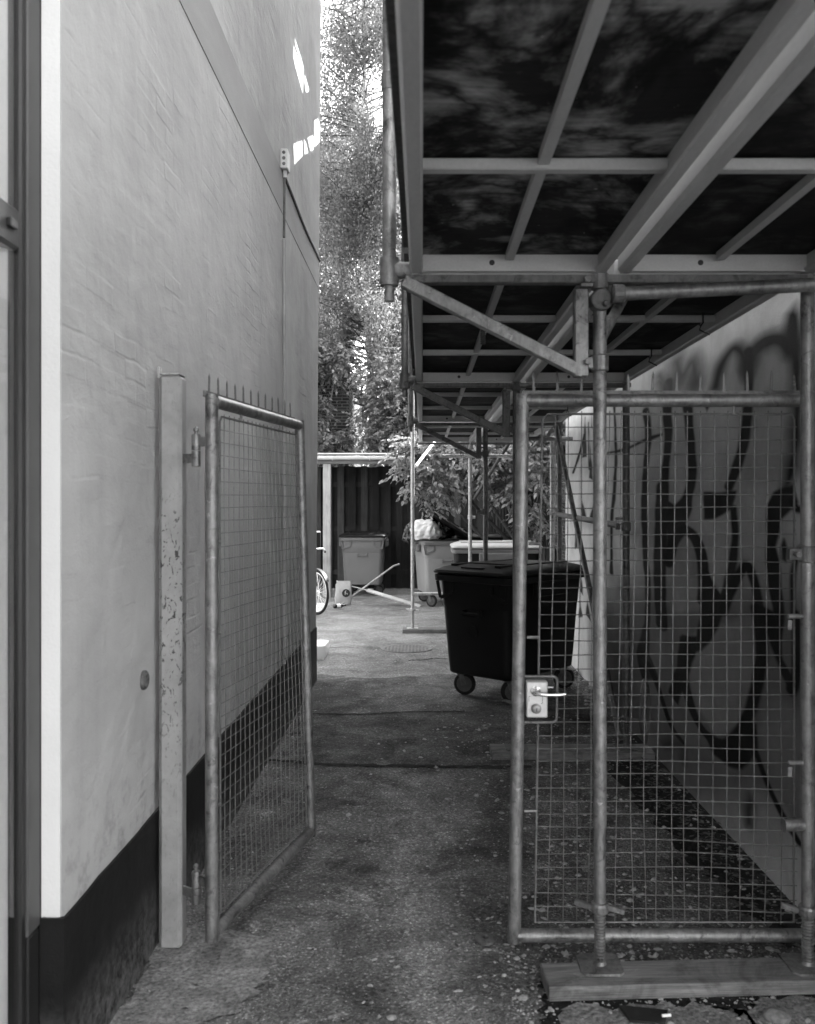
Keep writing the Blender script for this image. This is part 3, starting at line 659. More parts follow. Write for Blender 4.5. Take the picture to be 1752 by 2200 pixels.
# ================================================================ scaffold
FY = [.46, 3.20, 6.05, 9.00, 11.90]
XI, XO, XW = .632, -.118, 1.372
ZT = 2.513                                                     # top of the transoms, decks rest here
sc = thing('scaffold', 'galvanised tube scaffold carrying decks along the graffitied wall over the alley', 'scaffold', (XI, 3.2, 0))
def standard(x, y, zb, zt, mat='steel', nut=.26, couplers=()):
    m = MB(); m.tube([(x, y, nut + .02), (x, y, nut + .29)], .0212, 16, True); m.tube([(x, y, nut + .29), (x, y, (nut + zt) / 2), (x, y, zt)], .0243, 16, True)
    st = m.build('standard', mat, sc, world=True, smooth=True)
    m = MB(); pr = [(.0165, zb + .006)]
    k = int((nut - zb) / .0118)
    for i in range(k): z = zb + .008 + i * (nut - zb - .01) / k; pr += [(.0150, z), (.0205, z + .004), (.0205, z + .007), (.0150, z + .0105)]
    m.lathe(pr, (x, y, 0), (0, 0, 1), 14); m.build('threaded_jack', mat, st, world=True, smooth=True)
    m = MB(); c = .018; w = .075
    P = [(-w + c, -w), (w - c, -w), (w, -w + c), (w, w - c), (w - c, w), (-w + c, w), (-w, w - c), (-w, -w + c)]
    m.add([(x + a, y + b, zb) for a, b in P] + [(x + a, y + b, zb + .007) for a, b in P], [tuple(reversed(range(8))), tuple(range(8, 16))] + [(i, (i + 1) % 8, 8 + (i + 1) % 8, 8 + i) for i in range(8)])
    m.lathe([(.024, zb + .007), (.02, zb + .02)], (x, y, 0)); m.build('base_plate', mat, st, world=True)
    m = MB(); m.lathe([(.030, nut - .018), (.032, nut - .01), (.032, nut + .01), (.029, nut + .02)], (x, y, 0), (0, 0, 1), 14)
    for s, a in ((-1, .25), (1, -.15)):
        m.bar((x + s * .028, y, nut), (x + s * .085, y + a * .1, nut - .01 * s), .02, .018)
    m.build('wing_nut', mat, st, world=True, bevel=.003)
    return st
def coupler(x, y, z, mat='steel_dark', ax=(1, 0, 0)):
    m = MB(); m.lathe([(.027, -.03), (.032, -.027), (.032, .027), (.027, .03)], (x, y, z), (0, 0, 1), 16)
    a = Vector(ax); m.bar(Vector((x, y, z)) + a * .025, Vector((x, y, z)) + a * .07, .03, .04)
    m.tube([Vector((x, y, z)) + a * .05 + Vector((0, -.05, 0)), Vector((x, y, z)) + a * .05 + Vector((0, .05, 0))], .007, 8)
    m.lathe([(.013, 0), (.013, .012)], Vector((x, y, z)) + a * .05 + Vector((0, -.038, 0)), (0, -1, 0), 6)
    m.build('coupler', mat, sc, world=True, bevel=.002)
def tube(name, p, q, mat='steel', r=.0243): m = MB(); m.tube([p, q], r, 16); return m.build(name, mat, sc, world=True, smooth=True)
for i, y in enumerate(FY[1:], 1):
    dk = 'steel_dark' if i in (2, 3) else ('steel_light' if i == 4 else 'steel')
    zb = .055
    standard(XI, y, zb, 2.56, dk, .262 if i != 2 else .36); standard(XW, y if i < 4 else y, zb, 2.56, 'steel' if i in (1,) else dk, .25)
    # bracket reaching out over the alley
    m = MB(); m.bar((XO + .06, y, ZT - .016), (XW + .03, y, ZT - .016), .045, .03); br = m.build('transom', 'steel_dark', sc, world=True, bevel=.003)
    if i < 4:
        m = MB(); m.bar((XO + .05, y - .003, ZT - .022), (XI - .06, y - .003, 2.165), .045, .045, (0, 1, 0)); m.build('bracket_brace', dk, br, world=True, bevel=.004)
        m = MB(); m.bar((XI - .068, y, 2.15), (XI - .068, y, ZT - .051), .05, .05, (0, 1, 0)); m.build('bracket_upright', dk, br, world=True, bevel=.004)
        m = MB(); m.tube([(XO, y, 2.42), (XO, y, 2.48)], .0185, 14); m.tube([(XO, y, 2.475), (XO, y, 2.575)], .034, 16); m.tube([(XO, y, 2.57), (XO, y, 3.75)], .0243, 16); m.tube([(XO + .02, y, 2.53), (XO + .08, y, 2.53)], .03, 14)
        m.build('guard_post', 'steel' if i < 2 else 'steel_dark', sc, world=True, smooth=True)
        coupler(XI, y, 2.20, dk, (-1, 0, 0)); coupler(XI, y, 2.49, dk, (0, -.6, 0) if False else (-1, 0, 0))
    else:
        standard(XO - .012, y - .05, zb, 3.4, 'steel_light', .30)
        tube('ledger', (XO, y - .05, .51), (XI, y - .02, .51), 'steel_light', .022)
        tube('guard_rail', (.26, y - .06, 2.325), (1.18, y - .06, 2.325), 'steel_light', .022)
        coupler(XI, y, 1.52, 'steel_light', (1, 0, 0)); coupler(XI - .02, 9.0, 1.62, 'steel_dark', (-1, 0, 0))
    for z in (1.30, .78) if i == 1 else (1.6,):                 # locking pins on the wall side standard
        m = MB(); m.tube([(XW - .02, y - .01, z), (XW - .075, y - .012, z)], .009, 10); m.bar((XW - .07, y - .02, z - .012), (XW - .072, y - .02, z - .048), .016, .004, (0, 1, 0)); m.build('locking_pin', 'steel', sc, world=True, bevel=.002)
m = MB(); m.tube([(XW - .02, 3.19, .56), (XW - .09, 3.185, .56)], .021, 14); m.tube([(XW - .09, 3.185, .56), (XW - .092, 3.185, .56)], .025, 14); m.build('stub', 'steel', sc, world=True, smooth=True)
coupler(XW, 3.2, 1.52, 'steel_dark', (-1, 0, 0))
tube('wall_tie', (XI + .03, 3.13, 2.43), (RX - .002, 3.10, 2.465), 'steel')
m = MB(); m.lathe([(.034, -.035), (.04, -.03), (.04, .03), (.034, .035)], (XI, 3.19, 2.42), (0, 1, 0), 18); m.lathe([(.034, -.02), (.034, .02)], (XI + .05, 3.13, 2.43), (1, 0, 0), 16); m.lathe([(.012, 0), (.012, .02)], (XI + .01, 3.15, 2.40), (0, -1, 0), 6); m.build('swivel_coupler', 'steel_dark', sc, world=True, bevel=.003)
tube('strut', (XI + .015, 3.34, 2.28), (XI + .17, 3.45, 2.545), 'steel', .02)
tube('diagonal_brace', (XW - .035, 9.0, 2.49), (XW - .035, 6.08, .12), 'steel_dark', .0225)
tube('ledger', (XW - .005, 6.02, 1.545), (XW - .01, 9.55, 1.60), 'steel_dark', .0243); coupler(XW, 6.05, 1.545, 'steel_dark', (-1, 0, 0))
m = MB(); m.tube([(XW, 9.5, .07), (XW, 9.5, 2.42)], .0243, 14); m.lathe([(.06, .055), (.06, .065)], (XW, 9.5, 0)); m.build('standard', 'steel_light', sc, world=True, smooth=True)
tube('guard_rail', (XW - .36, 9.42, 2.38), (RX + .02, 9.40, 2.38), 'steel', .022); tube('ledger', (XI, 9.0, .16), (XW, 8.98, .16), 'steel_dark')
tube('diagonal_brace', (XI + .05, 11.92, 1.75), (XI + .52, 11.95, 2.5), 'steel_dark', .02); tube('diagonal_brace', (XO + .03, 11.95, 2.20), (XO + .30, 13.3, 2.62), 'steel_light', .022)
m = MB(); m.lathe([(.008, -.07), (.008, .055)] + [(.0075 + .003 * (k % 2), .055 + .004 * k) for k in range(3)], (.27, 4.0, 2.48), (0, 0, 1), 8)
for k in range(12): m.lathe([(.011, -.07 + k * .009), (.013, -.068 + k * .009), (.011, -.064 + k * .009)], (.27, 4.0, 2.48), (0, 0, 1), 10)
m.build('spring_bolt', 'steel_dark', sc, world=True, smooth=True)
m = MB(); m.lathe([(.028, -.03), (.03, 0), (.028, .03)], (XO, 3.2, 3.20), (0, 0, 1), 14); m.bar((XO + .02, 3.2, 3.2), (XO + .07, 3.2, 3.2), .03, .03); m.build('coupler', 'steel_dark', sc, world=True)
for i in range(4):
    m = MB(); m.span((-.068, FY[i] + .04, 2.60), (-.048, FY[i + 1] - .04, 2.75)); m.build('toe_board', 'fence_wood_worn', sc, world=True, bevel=.003)

def deck(x0, y0, y1, label, stained, ties):
    w = .70; r = .046; t = thing('scaffold_deck', label, 'scaffold deck', ((x0 + w / 2), (y0 + y1) / 2, ZT), 0, 'scaffold decks in two rows')
    a, b = y0 + .03, y1 - .03
    m = MB(); m.span((x0 + .012, a, ZT + .0645), (x0 + w - .012, b, ZT + .078)); m.build('plywood', 'ply_stained' if stained else 'ply_dark', t, world=True)
    for s, x in ((1, x0), (-1, x0 + w)):                        # hollow side rails with a rolled lip along the foot
        m = MB(); P = [(0, .012), (.008, 0), (r - .006, 0), (r, .006), (r, .016), (r - .010, .022), (r - .010, .064), (.004, .064), (.004, .086), (0, .086)]
        rings = [[Vector((x + s * px, y, ZT + .001 + pz)) for px, pz in (P if s > 0 else P[::-1])] for y in (a, b)]; m.loft(rings); m.build('side_rail', 'alu', t, world=True)
    for y in (a, b):
        s = 1 if y == a else -1
        m = MB(); m.span((x0 + r - .011, y, ZT + .002), (x0 + w - r + .011, y + s * .005, ZT + .0642)); m.span((x0 + r + .001, y + s * .005, ZT + .002), (x0 + w - r - .001, y + s * .022, ZT + .006)); e = m.build('end_beam', 'alu', t, world=True)
        m = MB(); m.lathe([(.010, 0), (.010, .0075)], (x0 + .29, y - s * .001, ZT + .036), (0, s, 0), 14); m.build('bolt_hole', 'frame_black', e, world=True)
    n = 2
    for k in range(1, n + 1):
        y = a + (b - a) * k / (n + 1)
        m = MB(); m.span((x0 + r - .0105, y - .018, ZT + .028), (x0 + w - r + .0105, y + .018, ZT + .0575)); cb = m.build('cross_bar', 'alu', t, world=True, bevel=.003)
        if ties and k == 2 or ties == 2:
            m = MB(); yy = y; xx = x0 + w - .1
            m.tube([(xx, yy - .03, ZT + .065), (xx + .002, yy - .026, ZT + .02), (xx, yy + .0, ZT + .012), (xx, yy + .026, ZT + .02), (xx - .004, yy + .03, ZT + .06)], .004, 6)
            m.tube([(xx, yy, ZT + .012), (xx - .01, yy - .01, ZT - .01), (xx + .035, yy - .02, ZT - .035)], .0035, 6); m.build('cable_tie', 'cable_black', cb, world=True, smooth=True)
    ys = [a + .031] + [a + (b - a) * k / (n + 1) for k in range(1, n + 1)] + [b - .031]
    m = MB()
    for p, q in zip(ys[:-1], ys[1:]): m.span((x0 + w / 2 - .014, p + .019 * (p != ys[0]), ZT + .038), (x0 + w / 2 + .014, q - .019 * (q != ys[-1]), ZT + .0655))
    m.build('centre_bar', 'alu', t, world=True)
BAY = ['before the gate', 'just past the gate', 'above the near dark bin', 'at the yard end']
for i in range(4):
    deck(-.045, FY[i], FY[i + 1], 'alley side scaffold deck ' + BAY[i] + ', dark plywood in aluminium frame', i == 0, 0)
    deck(.690, FY[i], FY[i + 1], 'wall side scaffold deck ' + BAY[i] + ', dark plywood in aluminium frame', False, 2 if i == 1 else 1)

# sole boards
def sole(x0, x1, y, d, label, rot=0, z=.055, mat='plank_wood'):
    m = MB(); cx = (x0 + x1) / 2; n = 8
    for i in range(n + 1): pass
    m.span((-(x1 - x0) / 2, -d / 2, 0.004), ((x1 - x0) / 2, d / 2, z - .001)); o = m.build('sole_board', mat, bevel=.004)
    o.location = (cx, y, 0); o.rotation_euler = (0, 0, rot); tag(o, label, 'board', 'boards under the scaffold feet'); return o
sole(.425, 1.54, 3.165, .165, 'grey weathered board under the scaffold feet in front of the closed gate', R(2.8))
sole(.46, 1.54, 6.05, .22, 'dirty board under the scaffold feet behind the closed gate', 0)
sole(.5, 1.5, 9.0, .22, 'dark board under the scaffold feet behind the near dark bin', 0)
sole(-.26, 1.5, 11.87, .24, 'pale edged board under the scaffold feet out in the yard', 0)

# unseen sheet added above the decks, holes shaped to cast the sun spots
def spot(px, py):
    u, v = 620 + px * .2319, py * .2319; Y = -LX * FOC / (908 - u); z = EYE - (v - 1082) * Y / FOC
    t = (.12 - LX) / SUN.x; return (.12, Y + t * SUN.y, z + t * SUN.z)
holes = [[(50, 425), (140, 690), (135, 865), (62, 600), (50, 540)], [(58, 350), (110, 510), (145, 640), (139, 672), (70, 430)], [(152, 690), (195, 835), (183, 850), (165, 855), (148, 745)],
         [(50, 1335), (128, 1305), (134, 1440), (55, 1520)], [(146, 1290), (165, 1330), (186, 1415), (150, 1425)], [(178, 1280), (230, 1255), (240, 1330), (232, 1388), (207, 1400)], [(240, 1120), (278, 1098), (300, 1190), (302, 1300), (245, 1362)]]
bm = bmesh.new(); edges = []
def loop(pts):
    vs = [bm.verts.new(p) for p in pts]
    for a, b in zip(vs, vs[1:] + vs[:1]): edges.append(bm.edges.new((a, b)))
loop([(.12, 7.6, 2.72), (.12, 11.9, 2.72), (.12, 11.9, 8.6), (.12, 7.6, 8.6)])
for h in holes: loop([spot(*q) for q in h])
bmesh.ops.triangle_fill(bm, use_beauty=True, use_dissolve=False, edges=edges)
me = bpy.data.meshes.new('sun_spot_mask'); bm.to_mesh(me); bm.free(); me.materials.append(MAT['sun_mask_sheet'])
so = bpy.data.objects.new('sun_spot_mask', me); col.objects.link(so)
tag(so, 'grey sheet added unseen above the decks with holes cut for the sun spots', 'sheeting')

# ================================================================ wheeled bins
def make_bin(loc, rotz, label, bodym, rimm, lidm, lid_open=None, stick=None, group='four wheeled refuse bins', cast=None):
    """local frame: short front face looks towards -y; width .80, length 1.18, height 1.2"""
    t = thing('wheeled_bin', label, 'bin', loc, rotz, group)
    W, L = .80, 1.18
    rings = [rrect(W * a, L * b, r, z, 6) for a, b, r, z in ((.80, .84, .05, .205), (.84, .87, .07, .22), (.865, .89, .07, .36), (.925, .94, .07, .798), (.926, .941, .07, .802), (.932, .946, .07, .806), (.96, .97, .07, .99), (.965, .972, .07, 1.05))]
    m = MB(); m.loft(rings); body = m.build('body', bodym, t, smooth=True)
    m = MB(); m.loft([rrect(W * 1.0, L * 1.0, .07, 1.02, 6), rrect(W * 1.06, L * 1.04, .07, 1.025, 6), rrect(W * 1.07, L * 1.045, .07, 1.075, 6), rrect(W * 1.0, L, .07, 1.085, 6)], True); m.build('rim', rimm, t, smooth=True)
    for s in (-1, 1):                                           # ribs of the lifting pockets on the front face
        m = MB(); y = -L / 2 - .005
        q = [(s * .30, 1.02), (s * .215, 1.02), (s * .215, .93), (s * .36, .87), (s * .385, 1.02)]
        yy = lambda z: -(L / 2) * (.94 + (z - .8) / .25 * .032) - .012
        for a, b in zip(q[:-1], q[1:]): m.bar((a[0], yy(a[1]), a[1]), (b[0], yy(b[1]), b[1]), .03, .016, (0, 1, 0))
        m.build('lifting_pocket', rimm, t, bevel=.003)
        m = MB(); m.span((s * .40, -.25, .90), (s * .455, .25, 1.03)); m.build('side_lug', rimm, t, bevel=.01)
    m = MB(); yb = -L / 2 * .938
    m.tube([(-.095, yb - .045, .755), (.095, yb - .045, .755)], .0125, 10)
    for s in (-1, 1): m.span((s * .085 - .012, yb - .055, .735), (s * .085 + .012, yb + .01, .785))
    m.build('grab_handle', rimm, t, bevel=.003)
    for sx in (-1, 1):
        for sy in (-1, 1):
            x, y = sx * .26, sy * .40
            a = (random.uniform(-.5, .5) + (0 if sy > 0 else .9 * sx)) if cast is None else cast + .25 * sx; ca, sa = math.cos(a), math.sin(a); ox, oy = .03 * ca, .03 * sa; nx_ = (-sa, ca, 0)
            m = MB(); m.lathe([(.070, -.022), (.092, -.018), (.100, -.008), (.100, .008), (.092, .018), (.070, .022)], (x + ox, y + oy, .1), nx_, 22); wh = m.build('wheel', 'rubber', t, smooth=True)
            m = MB(); m.lathe([(.012, -.03), (.03, -.026), (.045, -.023), (.071, -.0225), (.071, .0225), (.045, .023), (.03, .026), (.012, .03)], (x + ox, y + oy, .1), nx_, 16); m.build('hub', 'hub_grey', wh, smooth=True)
            m = MB()
            for s in (-1, 1):
                p0 = Vector((x + ox - s * sa * .034, y + oy + s * ca * .034, .09)); m.bar(p0, Vector((x - s * sa * .034, y + s * ca * .034, .185)), .045, .006, (-sa, ca, 0))
            m.lathe([(.045, .182), (.045, .204)], (x, y, 0), (0, 0, 1), 14); m.build('castor_fork', 'steel_dark', wh)
    # lid
    rl = [rrect(W * 1.075, L * 1.05, .07, 0, 6), rrect(W * 1.09, L * 1.06, .07, .012, 6), rrect(W * 1.07, L * 1.05, .08, .03, 6), rrect(W * .96, L * .97, .10, .052, 6), rrect(W * .84, L * .88, .12, .068, 6), rrect(W * .55, L * .7, .12, .078, 6)]
    m = MB(); m.loft(rl); m.span((-W * .3, -L * .30, .06), (W * .3, -L * .10, .088)); m.span((-.12, -L * .49, .03), (.12, -L * .43, .062))
    for s in (-1, 1): m.span((s * .24 - .03, -L * .45, .045), (s * .24 + .03, L * .42, .084))
    if lid_open is None: M = Matrix.Translation((0, 0, 1.09))
    else: M = Matrix.Translation((W * .53, 0, 1.10)) @ Matrix.Rotation(lid_open, 4, 'Y') @ Matrix.Translation((-W * .53, 0, 0))
    m.warp(lambda p: M @ p); m.build('lid', lidm, t, smooth=True)
    if stick:
        for (x, z, w, h, mm) in stick:
            m = MB(); yy = -L / 2 * (.94 + max(0, z - .8) / .25 * .032) - .004
            if w == h: m.lathe([(w / 2, 0), (w / 2, .003)], (x, yy, z), (0, -1, 0), 18)
            else: m.span((x - w / 2, yy - .003, z - h / 2), (x + w / 2, yy, z + h / 2))
            m.build('sticker', mm, t)
    return t
# near black bin, turned so that a corner faces the gate
make_bin((.81, 8.13, 0), R(-42), 'black wheeled bin standing askew under the scaffold beside the alley', 'bin_dark', 'bin_dark', 'bin_lid_dark', None, [(.0, .6, .09, .09, 'bin_dark')], cast=R(38))
make_bin((-1.10, 17.0, 0), R(0), 'grey wheeled bin standing in the carport before the dark fence', 'bin_grey', 'bin_rim', 'bin_lid_dark')
make_bin((.32, 15.25, 0), R(9), 'grey wheeled bin overfilled with rubbish bags, lid propped open', 'bin_grey_pale', 'bin_rim', 'bin_lid_dark', R(33), [(.10, .93, .045, .045, 'sticker')])
make_bin((1.02, 12.62, 0), R(90), 'dark wheeled bin with pale lid, its long side to the scaffold', 'bin_dark', 'bin_grey', 'bin_lid_pale')
make_bin((1.25, 16.1, 0), R(84), 'dark lidded bin in the corner under the overhanging bush', 'bin_dark', 'bin_dark', 'bin_lid_dark')

def bag(name, c, r, sq, mat, label, seed, fold=.10, knot=True, group=None):
    rr = np.random.default_rng(seed); bm = bmesh.new(); bmesh.ops.create_icosphere(bm, subdivisions=5, radius=1)
    W = rr.normal(0, 1, (10, 3)); ph = rr.uniform(0, 6.28, 10)
    kn = Vector((rr.uniform(-.4, .4), -.55, .45)).normalized()
    for v in bm.verts:
        n = v.co.normalized(); d = 1.0
        for w, q in zip(W[:5], ph): d += .05 * math.sin(n.dot(Vector(w)) * 2.2 + q)
        a = n.angle(kn); az = math.atan2(n.cross(kn).dot(Vector((0, 0, 1))), n.cross(kn).dot(Vector((1, 0, 0))))
        d += fold * .5 * math.sin(az * 11 + 3 * math.sin(a * 3)) * math.exp(-a * 1.1)
        for w, q in zip(W[5:], ph[5:]): d -= fold * .35 * abs(math.sin(n.dot(Vector(w)) * 5 + q)) ** 6
        if knot and a < .16: d += (.16 - a) * 1.6
        if n.z < -.35: d *= .94
        v.co = Vector((n.x * sq[0], n.y * sq[1], max(n.z, -.62) * sq[2])) * d * r
    me = bpy.data.meshes.new(name); bm.to_mesh(me); bm.free(); me.materials.append(MAT[mat]); me.shade_smooth()
    o = bpy.data.objects.new(name, me); col.objects.link(o); o.location = c; return tag(o, label, 'bag', group)
bag('rubbish_bag', (.06, 15.0, 1.235), .25, (1.05, .9, .88), 'bag_white', 'knotted white rubbish bag lying on the overfilled bin', 3, .12)
bag('rubbish_bag', (-.21, 15.1, 1.17), .18, (.75, .95, 1.15), 'bag_black', 'shiny black rubbish bag drooping over the side of the overfilled bin', 4, .3)
bag('rubbish_bag', (.10, 15.35, 1.30), .24, (.9, .9, 1.0), 'bag_black', 'shiny black rubbish bag heaped behind the white bag', 8, .3)
bag('rubbish_bag', (.36, 15.2, 1.21), .22, (.9, 1, .9), 'bag_black', 'shiny black rubbish bag wedged under the propped lid', 9, .3)

# ================================================================ carport, fences
cp = thing('carport', 'low timber carport with white gutter at the back of the yard', 'carport', (-2.2, 16.3, 0))
m = MB(); m.span((-1.80, 16.25, 0), (-1.66, 16.39, 2.42)); m.build('post', 'post_wood', cp, world=True, bevel=.006)
m = MB(); m.span((-4.9, 16.25, 0), (-4.76, 16.39, 2.42)); m.build('post', 'post_wood', cp, world=True, bevel=.006)
m = MB(); m.span((-5, 16.24, 2.421), (-.05, 16.40, 2.50)); m.build('beam', 'beam_wood', cp, world=True, bevel=.004)
m = MB(); rs = []
for k in range(9):
    a = math.pi * k / 8; rs.append((16.16 - .055 * math.cos(a), 2.545 - .055 * math.sin(a)))
P = [(x, y, z) for x in (-5.1, .05) for y, z in rs]; m.add(P, [(k, k + 1, 10 + k, 9 + k) for k in range(8)])
m.tube([(-5.1, 16.105, 2.548), (.05, 16.105, 2.548)], .008, 8); m.add([(.05, y, z) for y, z in rs], [tuple(range(9))]); gu = m.build('gutter', 'pvc_white', cp, world=True, smooth=True)
for x in (-4.4, -3.7, -3.0, -2.3, -1.62, -.95, -.28):
    m = MB(); m.tube([(x, 16.16 - .060 * math.cos(math.pi * k / 8), 2.545 - .060 * math.sin(math.pi * k / 8)) for k in range(9)], .009, 6); m.span((x - .012, 16.098, 2.54), (x + .012, 16.106, 2.558)); m.build('gutter_bracket', 'white_plastic', gu, world=True, smooth=True)
m = MB(); m.add([(-5.15, 16.13, 2.572), (.05, 16.13, 2.572), (.05, 17.95, 2.70), (-5.15, 17.95, 2.70), (-5.15, 16.13, 2.59), (.05, 16.13, 2.59), (.05, 17.95, 2.72), (-5.15, 17.95, 2.72)], [(3, 2, 1, 0), (4, 5, 6, 7), (0, 1, 5, 4), (1, 2, 6, 5), (2, 3, 7, 6), (3, 0, 4, 7)]); m.build('roof', 'roof_felt', cp, world=True)
for x in (-4.2, -3.4, -2.6, -1.8, -1.0, -.2):
    m = MB(); m.bar((x, 16.24, 2.535), (x, 17.9, 2.65), .05, .07); m.build('rafter', 'beam_wood', cp, world=True)
def fence(p, q, z1, label, step=.115, worn=3):
    p, q = Vector(p), Vector(q); d = (q - p); L = d.length; d.normalize(); nrm = Vector((d.y, -d.x, 0))
    t = thing('board_fence', label, 'fence', (p.x, p.y, 0))
    n = int(L / step)
    for z in (.35, 1.2, z1 - .35):
        m = MB(); a = p + nrm * 0 + Vector((0, 0, z)); b = q + Vector((0, 0, z)); m.bar(a, b, .045, .09); m.build('rail', 'fence_wood', t, world=True)
    for i in range(n):
        c = p + d * (step * (i + .5)) + nrm * (.034 if i % 2 else -.034); w = step * 1.12; h = z1 + random.uniform(-.012, .012)
        m = MB(); m.bar(c + Vector((0, 0, .03)), c + Vector((random.uniform(-.004, .004), 0, h)), w, .02, nrm); m.build('board', 'fence_wood_worn' if random.random() < .28 else 'fence_wood', t, world=True)
fence((-5.0, 17.75, 0), (1.30, 17.75, 0), 2.43, 'dark hit and miss board fence behind the grey bin and carport')
fence((1.30, 17.72, 0), (1.95, 13.4, 0), 2.1, 'dark board fence running back to the house beside the bins', .12)

# ================================================================ bicycle
bk = thing('bicycle', 'bicycle parked round the end of the plastered building, one spoked wheel showing', 'bicycle', (-1.62, 13.75, 0), R(128))
def bwheel(cx):
    m = MB(); m.tube([(cx + .325 * math.cos(a), 0, .345 + .325 * math.sin(a)) for a in np.linspace(0, 2 * math.pi, 48, endpoint=False)], .021, 10, closed=True); w = m.build('tyre', 'rubber', bk, smooth=True)
    m = MB(); m.tube([(cx + .297 * math.cos(a), 0, .345 + .297 * math.sin(a)) for a in np.linspace(0, 2 * math.pi, 48, endpoint=False)], .012, 8, closed=True); m.build('rim', 'rim_metal', w, smooth=True)
    m = MB(); m.lathe([(.012, -.05), (.024, -.035), (.024, -.03), (.014, -.02), (.014, .02), (.024, .03), (.024, .035), (.012, .05)], (cx, 0, .345), (0, 1, 0), 14); m.build('hub', 'rim_metal', w, smooth=True)
    for k in range(36):
        a = 2 * math.pi * k / 36; b = a + (.9 if k % 4 < 2 else -.9); s = -1 if k % 2 else 1
        m = MB(); m.tube([(cx + .022 * math.cos(b), s * .032, .345 + .022 * math.sin(b)), (cx + .29 * math.cos(a), 0, .345 + .29 * math.sin(a))], .0018, 4, False); m.build('spoke', 'spoke_metal', w)
bwheel(0); bwheel(1.04)
m = MB(); S_, H_, BB = (.68, 0, .80), (.16, 0, .82), (.60, 0, .30)
for a, b, r in ((S_, BB, .016), (H_, BB, .019), ((.65, 0, .70), (.17, 0, .76), .016)): m.tube([a, b], r, 10)
for s in (-.05, .05): m.tube([(1.04, s, .345), (.66, s * .3, .74)], .009, 8); m.tube([(1.04, s, .345), BB], .010, 8); m.tube([(0, s, .345), (.08, s * .8, .66), (.14, 0, .72)], .012, 8)
m.build('frame', 'frame_black', bk, smooth=True)
m = MB(); m.tube([(.15, 0, .80), (.12, 0, .98)], .013, 8); m.tube([(.20, -.27, .96), (.14, -.2, 1.0), (.11, 0, 1.0), (.14, .2, 1.0), (.20, .27, .96)], .012, 8); m.build('handlebar', 'steel_light', bk, smooth=True)
for s in (-1, 1): m = MB(); m.tube([(.20, s * .27, .96), (.25, s * .31, .94)], .017, 8); m.build('grip', 'rubber', bk, smooth=True)
m = MB(); m.loft([[Vector((.55 + .28 * t, s * (.02 + .07 * t ** 1.6) * math.cos(a), .93 + .03 * math.sin(a))) for a in np.linspace(0, 2 * math.pi, 10, endpoint=False) for s in (1,)] for t in np.linspace(0, 1, 6)]); m.tube([S_, (.69, 0, .92)], .013, 8); m.build('saddle', 'rubber', bk, smooth=True)
for cx, a0, a1 in ((0, 35, 150), (1.04, 30, 170)):
    m = MB(); P = []
    for a in np.linspace(R(a0), R(a1), 14): P += [(cx + .365 * math.cos(a), s, .345 + .365 * math.sin(a)) for s in (-.03, 0, .03)]
    m.add(P, [(3 * i + j, 3 * i + 3 + j, 3 * i + 4 + j, 3 * i + 1 + j) for i in range(13) for j in (0, 1)]); m.build('mudguard', 'frame_black', bk, smooth=True)
m = MB(); m.tube([(.60, -.05, .30), (.60, -.07, .30), (.52, -.07, .16)], .01, 8); m.tube([(.60, .05, .30), (.60, .07, .30), (.68, .07, .44)], .01, 8); m.lathe([(.09, .03), (.09, .034)], (.60, 0, .30), (0, 1, 0), 20); m.build('crank', 'steel_light', bk, smooth=True)
m = MB(); m.span((.02, -.10, 1.02), (.20, .10, 1.28)); m.build('basket', 'frame_black', bk, bevel=.02)

# ================================================================ things lying in the yard
rr = np.random.default_rng(5); m = MB(); rings = []
for z, w, d in ((0, .22, .15), (.02, .26, .18), (.12, .27, .19), (.24, .26, .17), (.33, .25, .11), (.37, .23, .06), (.40, .24, .03)):
    rings.append([p + Vector((rr.normal(0, .006) + .04 * z, rr.normal(0, .006), rr.normal(0, .006) * (z > 0))) for p in rrect(w, d, min(w, d) * .35, z, 6)])
m.loft(rings); sk = thing('paper_sack', 'crumpled pale sack with a dark round print leaning by the bicycle wheel', 'sack', (-1.33, 15.05, 0), R(8)); m.build('sack_body', 'sack', sk, smooth=True)
m = MB(); m.lathe([(.066, 0), (.066, .002)], (.045, -.10, .21), (0, -1, .05), 24); pr = m.build('round_print', 'print_dark', sk)
m = MB()
for a, b in (((.03, .24), (.03, .18)), ((.03, .24), (.05, .25)), ((.022, .215), (.048, .215)), ((.065, .225), (.066, .228)), ((.065, .19), (.066, .193)), ((.05, .20), (.075, .195))): m.bar((a[0], -.1035, a[1]), (b[0], -.1035, b[1]), .010, .002, (0, 1, 0))
m.build('print_mark', 'print_light', pr)
m = MB(); a = at(733, 1300, 14.95); a.z = .02; b = at(846, 1216, 15.35); c = at(858, 1212, 15.42)
tag(m.tube([a, b, c], .016, 10).build('metal_stick', 'steel_light', smooth=True, loc=tuple(a)), 'thin pale metal stick with a bent tip propped over the wooden lath', 'stick')
m = MB(); a = at(742, 1256, 15.15); b = at(790, 1268, 15.08); c = at(903, 1303, 14.75); c.z = .012
m.bar(a, b, .03, .012); m.bar(b, c, .075, .02, (0, -.5, 1)); tag(m.build('wooden_lath', 'lath_wood', loc=tuple(c)), 'long pale lath sloping from the sack down to the asphalt', 'lath')
bt = thing('glass_bottle', 'dark bottle with pale label lying on the asphalt by the stick', 'bottle', (-1.36, 14.6, 0), R(25))
m = MB(); m.lathe([(.03, -.09), (.037, -.085), (.037, .04), (.02, .08), (.015, .12), (.017, .13)], (0, 0, .038), (1, .2, 0), 16); m.build('bottle_body', 'bottle_glass', bt, smooth=True)
m = MB(); m.lathe([(.0375, -.05), (.0375, .02)], (0, 0, .038), (1, .2, 0), 16); m.build('bottle_label', 'sticker', bt, smooth=True)
